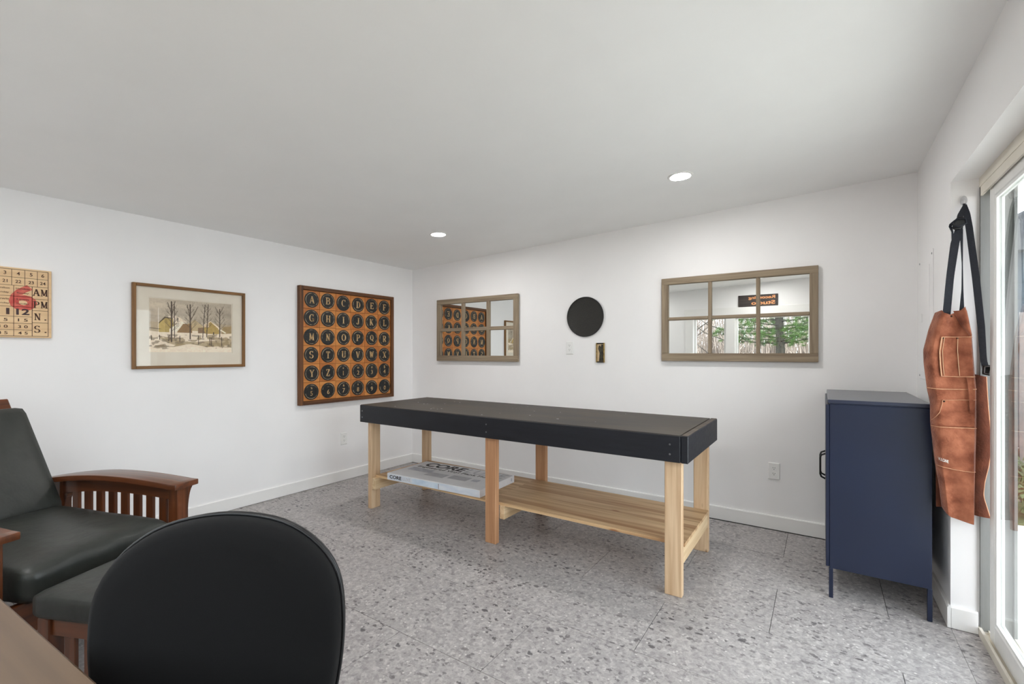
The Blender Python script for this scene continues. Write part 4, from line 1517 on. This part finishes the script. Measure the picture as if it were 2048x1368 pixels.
# ================================================================== MORRIS ARMCHAIR
def cushion(mb, x0, x1, y0, y1, z0, z1, dome=0.02, e=0.22, n_=22, nz=9, warp=None):
    """soft box: rounded edges and domed faces"""
    cx, cy, cz = (x0 + x1) / 2, (y0 + y1) / 2, (z0 + z1) / 2
    hx, hy, hz = (x1 - x0) / 2, (y1 - y0) / 2, (z1 - z0) / 2
    rad = min(hx, hy, hz) * e * 2
    bm = bmesh.new()
    bmesh.ops.create_cube(bm, size=2.0)
    bmesh.ops.subdivide_edges(bm, edges=bm.edges[:], cuts=13, use_grid_fill=True)
    vs_ = []
    for v in bm.verts:
        p = Vector((v.co.x * hx, v.co.y * hy, v.co.z * hz))
        inner = Vector((max(-hx + rad, min(hx - rad, p.x)), max(-hy + rad, min(hy - rad, p.y)), max(-hz + rad, min(hz - rad, p.z))))
        d = p - inner
        if d.length > 1e-6:
            p = inner + d.normalized() * rad
        fx_, fy_ = 1 - (p.x / hx) ** 2, 1 - (p.y / hy) ** 2
        p.z += dome * max(0, fx_) ** .6 * max(0, fy_) ** .6 * (1 if p.z > 0 else -0.3) * min(1, abs(p.z) / hz)
        if warp:
            p = warp(p)
        vs_.append((p.x + cx, p.y + cy, p.z + cz))
    bm.verts.index_update()
    fs_ = [tuple(v.index for v in f.verts) for f in bm.faces]
    bm.free()
    mb.add(vs_, fs_)
    return mb


ch = thing('morris_armchair', 'mission style recliner armchair with bowed arms and dark green leather', 'armchair', (1.358, -3.0875, 0), math.radians(21))


def arm_z(x):      # bowed arm top
    return 0.602 + 0.06 * math.sin(min(1, max(0, (-x) / 0.95)) * 2.4) - 0.088 * max(0, -x) ** 1.15


AX = [0.03 - 0.95 * k / 24 for k in range(25)]
for s in (-1, 1):
    yi, yo = s * 0.298, s * 0.428
    m = MB()
    vs_, fs_ = [], []
    for k, x in enumerate(AX):
        z = arm_z(x)
        w = 1.0 if x > -.5 else 1.0 - .35 * ((-.5 - x) / .42)
        yo2 = yi + (yo - yi) * w
        for yy, zz in ((yi, z - .028), (yo2, z - .028), (yo2, z), (yi, z)):
            vs_.append((x, yy, zz))
    for k in range(len(AX) - 1):
        for q in range(4):
            a, b = k * 4 + q, k * 4 + (q + 1) % 4
            fs_.append((a, b, b + 4, a + 4))
    fs_ += [(0, 1, 2, 3), tuple(range(len(AX) * 4 - 4, len(AX) * 4))[::-1]]
    m.add(vs_, fs_).build('armrest', 'cherry_X', ch, bevel=0.004, seg=2, local=True, smooth='auto')
    ym = s * 0.363
    # upper side rail that follows the bow, with a flat lower edge
    m = MB()
    xs_ = [-.05 - .73 * k / 16 for k in range(17)]
    vs_, fs_ = [], []
    for x in xs_:
        for yy, zz in ((ym - .012, arm_z(x) - .098), (ym + .012, arm_z(x) - .098), (ym + .012, arm_z(x) - .0275), (ym - .012, arm_z(x) - .0275)):
            vs_.append((x, yy, zz))
    for k in range(16):
        for q in range(4):
            a, b = k * 4 + q, k * 4 + (q + 1) % 4
            fs_.append((a, b, b + 4, a + 4))
    fs_ += [(0, 1, 2, 3), tuple(range(64, 68))[::-1]]
    m.add(vs_, fs_).build('side_rail', 'cherry_X', ch, local=True)
    box('side_rail', 'cherry_X', ch, (-.80, ym - .013, .17), (-.05, ym + .013, .255), 0.003, local=True)
    for k in range(8):
        x = -.095 - k * .083
        box('side_slat', 'cherry_Z', ch, (x - .044, ym - .008, .25), (x, ym + .008, arm_z(x - .02) - .09), 0.002, local=True)
    # legs with corbels
    lz = arm_z(-.02) - .0275
    box('leg', 'cherry_Z', ch, (-.055, ym - .03, 0), (.005, ym + .03, lz), 0.003, local=True)
    box('leg', 'cherry_Z', ch, (-.83, ym - .028, 0), (-.775, ym + .028, arm_z(-.80) - .0275), 0.003, local=True)
    prof = [(0, 0)] + [(.033 * (1 - math.sin(a)), -.15 * math.cos(a)) for a in [k * math.pi / 2 / 8 for k in range(8)]][::-1]
    cor = [(0.0, 0.0), (0.034, 0.0)] + [(.034 - .031 * math.sin(a), -.15 * (1 - math.cos(a)) - .012) for a in [k * math.pi / 2 / 8 for k in range(1, 9)]] + [(0.0, -.165)]
    MB().prism(cor, lambda u, v, d: (d, ym + s * (.03 + u), lz + v), -.047, -.003).build('corbel', 'cherry_Z', ch, local=True)
    MB().prism(cor, lambda u, v, d: (-.775 + u, ym + d, arm_z(-.76) - .099 + v), -.014, .014).build('corbel', 'cherry_Z', ch, local=True)
box('front_rail', 'cherry_Y', ch, (-.045, -.333, .19), (-.018, .333, .315), 0.003, local=True)
box('rear_rail', 'cherry_Y', ch, (-.815, -.335, .17), (-.79, .335, .255), 0.003, local=True)
for y in (-.29, .27):
    box('seat_rail', 'cherry_X', ch, (-.70, y, .26), (-.045, y + .022, .30), 0.002, local=True)
# cushions


def seat_warp(p):
    q = p.copy()
    q.z += 0.004 * math.sin(p.y * 38) * max(0, p.x / .3)
    q.z += .018 * max(0, (-p.x) / .33)
    return q


cushion(MB(), -.70, .035, -.292, .292, .308, .445, dome=.030, e=.33, warp=seat_warp).build('seat_cushion', 'leather_green', ch, smooth=True, local=True)
rec = math.radians(29)
mback = MB()
cushion(mback, -.045, .045, -.288, .288, 0, .60, dome=0, e=.34)
def place_back(p, dx=0.0):
    x, y, z = p
    x += .02 * max(0, 1 - (y / .29) ** 2) * max(0, 1 - ((z - .3) / .3) ** 2) * (1 if x > 0 else 0)
    return (-.655 - .036 + x * math.cos(rec) - z * math.sin(rec) + dx, y, .425 + z * math.cos(rec) + x * math.sin(rec))
mback.v = [place_back(p) for p in mback.v]
mback.build('back_cushion', 'leather_green', ch, smooth=True, local=True)
for y in (-.27, .235):
    m = MB().box(-.082, y, -.05, -.052, y + .035, .60)
    m.v = [place_back(p) for p in m.v]
    m.build('back_post', 'cherry_Z', ch, bevel=0.003, local=True)
for k in range(5):
    z = .06 + k * .13
    m = MB().box(-.075, -.235, z, -.058, .235, z + .06)
    m.v = [place_back(p) for p in m.v]
    m.build('back_slat', 'cherry_Y', ch, bevel=0.002, local=True)
m = MB().box(-.085, -.285, .595, -.05, .285, .69)
m.v = [place_back(p) for p in m.v]
m.build('top_rail', 'cherry_Y', ch, bevel=0.006, seg=2, local=True)

# ---- footstool
fo = thing('footstool', 'dark green leather footstool with slatted cherry wood sides', 'footstool', (1.655, -3.357, 0), math.radians(24))
FD, FWd = 0.50, 0.56
cushion(MB(), -.005, FD + .005, -.005, FWd + .005, .335, .425, dome=.012, e=.28).build('cushion', 'leather_green', fo, smooth=True, local=True)
for x in (0.01, FD - .06):
    for y in (0.01, FWd - .06):
        box('leg', 'cherry_Z', fo, (x, y, 0), (x + .05, y + .05, .335), 0.003, local=True)
for y in (.02, FWd - .04):
    box('top_rail', 'cherry_X', fo, (.06, y, .275), (FD - .06, y + .022, .335), 0.002, local=True)
    box('low_rail', 'cherry_X', fo, (.06, y, .07), (FD - .06, y + .022, .12), 0.002, local=True)
    for k in range(4):
        x = .105 + k * .083
        box('side_slat', 'cherry_Z', fo, (x, y + .004, .12), (x + .045, y + .018, .275), 0.002, local=True)
for x in (.02, FD - .04):
    box('end_rail', 'cherry_Y', fo, (x, .06, .275), (x + .022, FWd - .06, .335), 0.002, local=True)

# ================================================================== OFFICE CHAIR
OC = thing('office_chair', 'black fabric office chair with a rounded backrest in front', 'office chair', (2.966, -3.328, 0), math.radians(-51))
PROF = [(0.0, 0.0), (.004, .048), (.016, .106), (.029, .133), (.063, .179), (.106, .211), (.147, .221), (.23, .224), (.295, .218), (.37, .203), (.43, .177), (.475, .124), (.495, .057), (.50, 0.0)]
TOPZ = 0.943


def half_w(dv):
    return float(np.interp(dv, [p[0] for p in PROF], [p[1] for p in PROF]))


def outline(n_=72):
    ys = []
    right = [(p[1], TOPZ - p[0]) for p in PROF]
    # smooth by resampling an angle sweep
    pts = right + [(-y, z) for y, z in right[::-1][1:-1]]
    out = []
    P2 = np.array(pts + [pts[0]])
    seg = np.hypot(*np.diff(P2, axis=0).T)
    cum = np.r_[0, np.cumsum(seg)]
    for k in range(n_):
        d = cum[-1] * k / n_
        out.append((float(np.interp(d, cum, P2[:, 0])), float(np.interp(d, cum, P2[:, 1]))))
    a = np.array(out)
    for _ in range(3):
        a = (np.roll(a, 1, 0) + 2 * a + np.roll(a, -1, 0)) / 4
    return a


OL = outline()
OCn = np.array([0.0, TOPZ - .25])


def back_x(y, z):
    """concave across, gentle lumbar curve and recline"""
    dz = TOPZ - z
    return 0.35 * y * y - 0.02 + 0.10 * (dz - .2) ** 2 + .01 * (dz - .25)


def shell(rings, name, material, smooth=True):
    m = MB()
    nn_ = len(OL)
    vs_, fs_ = [], []
    for sc_, dx in rings:
        for y, z in OL:
            yy, zz = y * sc_, OCn[1] + (z - OCn[1]) * sc_
            vs_.append((back_x(yy, zz) + dx, yy, zz))
    for i in range(len(rings) - 1):
        for k in range(nn_):
            a, b = i * nn_ + k, i * nn_ + (k + 1) % nn_
            fs_.append((a, b, b + nn_, a + nn_))
    m.add(vs_, fs_)
    m.add([vs_[k] for k in range(nn_)], [tuple(range(nn_))[::-1]])
    m.add(vs_[-nn_:], [tuple(range(nn_))])
    return m.build(name, material, OC, smooth=smooth, local=True)


shell([(.985, -.004), (.99, .010), (.985, .022), (.965, .033), (.92, .041), (.8, .046), (.6, .049), (.4, .050), (.2, .051), (.03, .051)], 'backrest_pad', 'office_fabric')
shell([(.2, -.040), (.6, -.038), (.85, -.032), (.96, -.024), (1.0, -.012), (1.005, -.004), (.992, -.002)], 'back_shell', 'office_plastic')
m = MB()
pts = [(back_x(y, z) + .003, y * .998, OCn[1] + (z - OCn[1]) * .998) for y, z in OL]
m.tube(pts + [pts[0]], 0.0035, 6, caps=False)
m.build('piping', 'office_plastic', OC, smooth=True, local=True)
cushion(MB(), .0, .47, -.24, .24, .42, .50, dome=.012, e=.4).build('seat', 'office_fabric', OC, smooth=True, local=True)
MB().tube([(-.045, 0, .62), (-.075, 0, .52), (-.06, 0, .43), (.02, 0, .40), (.2, 0, .40)], .022, 10).build('back_bracket', 'office_plastic', OC, smooth=True, local=True)
MB().tube([(.22, 0, .10), (.22, 0, .415)], .028, 16).build('gas_lift', 'black_metal', OC, smooth='auto', local=True)
for k in range(5):
    a = 2 * math.pi * k / 5 + .3
    c_, s_ = math.cos(a), math.sin(a)
    MB().tube([(.22, 0, .115), (.22 + .15 * c_, .15 * s_, .105), (.22 + .29 * c_, .29 * s_, .075)], [.03, .024, .017], 8).build('base_arm', 'office_plastic', OC, smooth=True, local=True)
    px, py = .22 + .285 * c_, .285 * s_
    MB().tube([(px - .018 * s_, py + .018 * c_, .026), (px + .018 * s_, py - .018 * c_, .026)], .026, 14).build('caster', 'office_plastic', OC, smooth='auto', local=True)

# ================================================================== DESK
dk = thing('desk', 'brown wooden desk top at the bottom left edge', 'desk', (2.75, -3.531, 0), math.radians(3.8))
box('desk_top', 'desk_wood', dk, (-.58, -.60, .722), (.72, 0, .75), 0.004, local=True)
for x in (-.56, .65):
    for y in (-.58, -.07):
        box('leg', 'desk_wood', dk, (x, y, 0), (x + .05, y + .05, .722), 0.003, local=True)
box('modesty_panel', 'desk_wood', dk, (-.51, -.565, .40), (.65, -.547, .722), 0.002, local=True)

# ---- wooden sign over the window
FWm = lambda u, v, d: (u, YF + d, v)
sg = thing('wooden_sign', 'dark wooden sign with orange carved lettering above the window', 'sign', (3.088, YF, 1.961))
MB().prism([(2.822, 1.961), (3.356, 1.961), (3.356, 2.138), (2.822, 2.138)], FWm, 0.004, 0.022).build('board', 'sign_dark', sg, bevel=0.003)
mir = lambda u, v, d: (3.356 - u, YF + d, v)          # reads left to right from inside the room
for txt, cx, cy, w in (('Recording', .215, 2.090, .36), ('Studio', .195, 2.015, .32)):
    m = MB()
    relief(m, fit(text2d(txt, 1, 0.03), w=w, h=0.058, cx=cx, cy=cy), mir, 0.0218, 0.0245)
    m.build('carved_text', 'sign_orange', sg)

# ================================================================== OUTSIDE
structure(MB().box(XR + .21, -7, -.3, 12, 1.2, -.03).build('patio', 'concrete'), 'pale concrete patio outside the sliding door')
structure(MB().box(-14, -30, -.35, 16, YF - .14, -.06).build('ground_front', 'leaf_litter'), 'leaf covered ground outside the wide window')
structure(MB().box(XR + .21, 1.2, -.3, 14, 14, -.02).build('ground_side', 'grass_green'), 'grass strip beyond the patio')
ev = struct_root('trim_1', (4.85, -2, 2.5), 'painted roof eave outside the sliding door')
box('soffit', 'eave_paint', ev, (XR + .21, -6, 2.36), (5.25, 1.0, 2.39))
box('fascia', 'eave_paint', ev, (5.25, -6, 2.30), (5.28, 1.0, 2.48))
box('gutter', 'vinyl_white', ev, (5.28, -6, 2.37), (5.38, 1.0, 2.47), 0.01)
for k in range(8):
    box('rafter', 'eave_paint', ev, (XR + .22, -5 + k * .8, 2.30), (5.25, -4.955 + k * .8, 2.36))

# fence
fe = thing('board_fence', 'pale grey weathered board fence beyond the patio', 'fence', (6.2, 1.95, 0))
for k in range(24):
    x = 4.72 + k * .145
    h = 1.58 + .02 * math.sin(k * 2.1)
    box('fence_board', 'fence_grey', fe, (x, 1.93, -.02), (x + .135, 1.952, h), 0.003)
for z in (.35, 1.25):
    box('fence_rail', 'fence_grey', fe, (4.70, 1.953, z), (8.2, 1.99, z + .085))

# shed
sd = thing('garden_shed', 'blue grey sided shed behind the fence', 'shed', (7.0, 5.0, 0))
for k in range(13):
    z = -.02 + k * .19
    m = MB().hexa([(5.3, 3.985, z), (8.6, 3.985, z), (8.6, 6, z), (5.3, 6, z)], [(5.31, 4.0, z + .19), (8.59, 4.0, z + .19), (8.59, 6, z + .19), (5.31, 6, z + .19)])
    m.build('siding_board', 'siding_blue', sd)
MB().prism([(5.0, 2.42), (8.9, 2.42), (6.95, 3.5)], lambda u, v, d: (u, d, v), 3.8, 6.2).build('roof', 'roof_grey', sd)


# foliage helpers
def leaf_cloud(mb, rng, pts, size, aspect=0.5):
    for p, nrm in pts:
        a = Vector((rng.gauss(0, 1), rng.gauss(0, 1), rng.gauss(0, 1))).normalized()
        b = a.orthogonal().normalized() * size * aspect * .5
        l = size * rng.uniform(.6, 1.3)
        p = Vector(p)
        mb.add([p - b, p + b, p + a * l], [(0, 1, 2)])


for i, (x, y, r, h) in enumerate(((5.1, 1.5, .24, .42), (5.75, 1.5, .26, .5), (6.5, 1.45, .3, .55))):
    rg = random.Random(20 + i)
    t = thing('shrub', ('low green shrub by the fence nearest the door', 'rounded green shrub in the middle of the fence', 'larger green shrub at the far end of the fence')[i], 'shrub', (x, y, -.02))
    m = MB()
    pts = []
    for k in range(900):
        d = Vector((rg.gauss(0, 1), rg.gauss(0, 1), abs(rg.gauss(0, 1)))).normalized() * rg.uniform(.6, 1)
        pts.append(((x + d.x * r, y + d.y * r, .05 + d.z * h), None))
    leaf_cloud(m, rg, pts, .06, .6)
    m.build('foliage', 'shrub_leaf', t)
    m = MB()
    for k in range(6):
        a = k * 1.05
        m.tube([(x, y, -.03), (x + math.cos(a) * r * .5, y + math.sin(a) * r * .5, h * .7)], .008, 5)
    m.build('stems', 'bark_dark', t)

# pine tree seen in the mirror
rg = random.Random(5)
TX, TY = 3.12, -8.1
t = thing('pine_tree', 'bright green pine tree standing outside the window', 'tree', (TX, TY, -.06))
MB().tube([(TX, TY, -.1), (TX + .02, TY, 1.0), (TX - .02, TY, 2.2), (TX, TY, 4.4)], [.12, .095, .075, .02], 10).build('trunk', 'bark_dark', t, smooth=True)
br_m, nd = MB(), MB()
for k in range(60):
    z = 1.45 + 2.8 * (k / 60) ** 1.3
    a = k * 2.4 + rg.uniform(-.3, .3)
    L = (1.55 - .33 * (z - 1.3)) * rg.uniform(.75, 1.1)
    L = max(L, .25)
    droop = rg.uniform(-.05, .22)
    p0 = Vector((TX, TY, z))
    pts = [p0 + Vector((math.cos(a) * L * q, math.sin(a) * L * q, droop * L * q + .1 * L * q * q)) for q in (0, .33, .66, 1)]
    br_m.tube(pts, [.018, .013, .009, .004], 5)
    for q in range(int(15 * L) + 5):
        f_ = rg.uniform(.25, 1.03)
        c0 = p0 + Vector((math.cos(a) * L * f_, math.sin(a) * L * f_, droop * L * f_ + .1 * L * f_ * f_)) + Vector((rg.gauss(0, .10), rg.gauss(0, .10), rg.gauss(0, .06)))
        for w_ in range(44):
            d = Vector((rg.gauss(0, 1), rg.gauss(0, 1), rg.gauss(.25, .8))).normalized()
            b = d.orthogonal().normalized() * .0032
            l = rg.uniform(.06, .12)
            nd.add([c0 - b, c0 + b, c0 + d * l], [(0, 1, 2)])
br_m.build('branches', 'bark_dark', t, smooth=True)
nd.build('needles', 'pine_needles', t)['kind'] = 'stuff'

# bare trees and a pale winter thicket
for i, (x, y, h, r, lab) in enumerate(((0.2, -9.6, 6.5, .07, 'thin bare tree leaning at the left of the thicket'), (1.6, -10.5, 6.0, .05, 'slender bare tree in front of the thicket'), (5.6, -10.2, 6.8, .09, 'stout bare tree at the right of the pine'))):
    rg = random.Random(40 + i)
    t = thing('bare_tree', lab, 'tree', (x, y, -.06))
    MB().tube([(x, y, -.1), (x + .1, y, h * .4), (x + .05, y, h)], [r, r * .75, r * .2], 8).build('trunk', 'bark_dark', t, smooth=True)
    m = MB()
    for k in range(16):
        z = 1.0 + (h - 1.4) * k / 16
        a = rg.uniform(0, 6.28)
        L = rg.uniform(.8, 1.9)
        p = Vector((x + .08, y, z))
        m.tube([p, p + Vector((math.cos(a) * L * .5, math.sin(a) * L * .5, .18 * L)), p + Vector((math.cos(a) * L, math.sin(a) * L, .55 * L))], [r * .4, r * .25, .006], 5)
    m.build('branches', 'bark_dark', t)
rg = random.Random(77)
th_ = MB()
for k in range(5200):
    x = rg.uniform(-9, 13)
    y = -12.2 - rg.random() ** 1.5 * 3.6
    h = rg.uniform(1.6, 4.2) if k % 5 else rg.uniform(3.6, 4.6)
    lx, ly = rg.gauss(0, .28) * h * .4, rg.gauss(0, .2) * h * .4
    w = rg.uniform(.008, .022) if h < 5 else rg.uniform(.015, .035)
    th_.add([(x - w, y, -.06), (x + w, y - w, -.06), (x, y + w, -.06), (x + lx, y + ly, h)], [(0, 1, 3), (1, 2, 3), (2, 0, 3)])
    for b in range(2 if h < 5 else 7):
        q = rg.uniform(.3, .8)
        bx, by, bz = x + lx * q, y + ly * q, h * q
        ex, ey, ez = bx + rg.gauss(0, .3), by + rg.gauss(0, .2), min(4.6, bz + rg.uniform(.2, .7))
        th_.add([(bx - w * .5, by, bz), (bx + w * .5, by, bz), (ex, ey, ez)], [(0, 1, 2)])
o = th_.build('brush_thicket', 'dry_brush')
o['kind'] = 'stuff'
tag(o, 'dense pale thicket of bare winter brush outside the window', 'thicket')
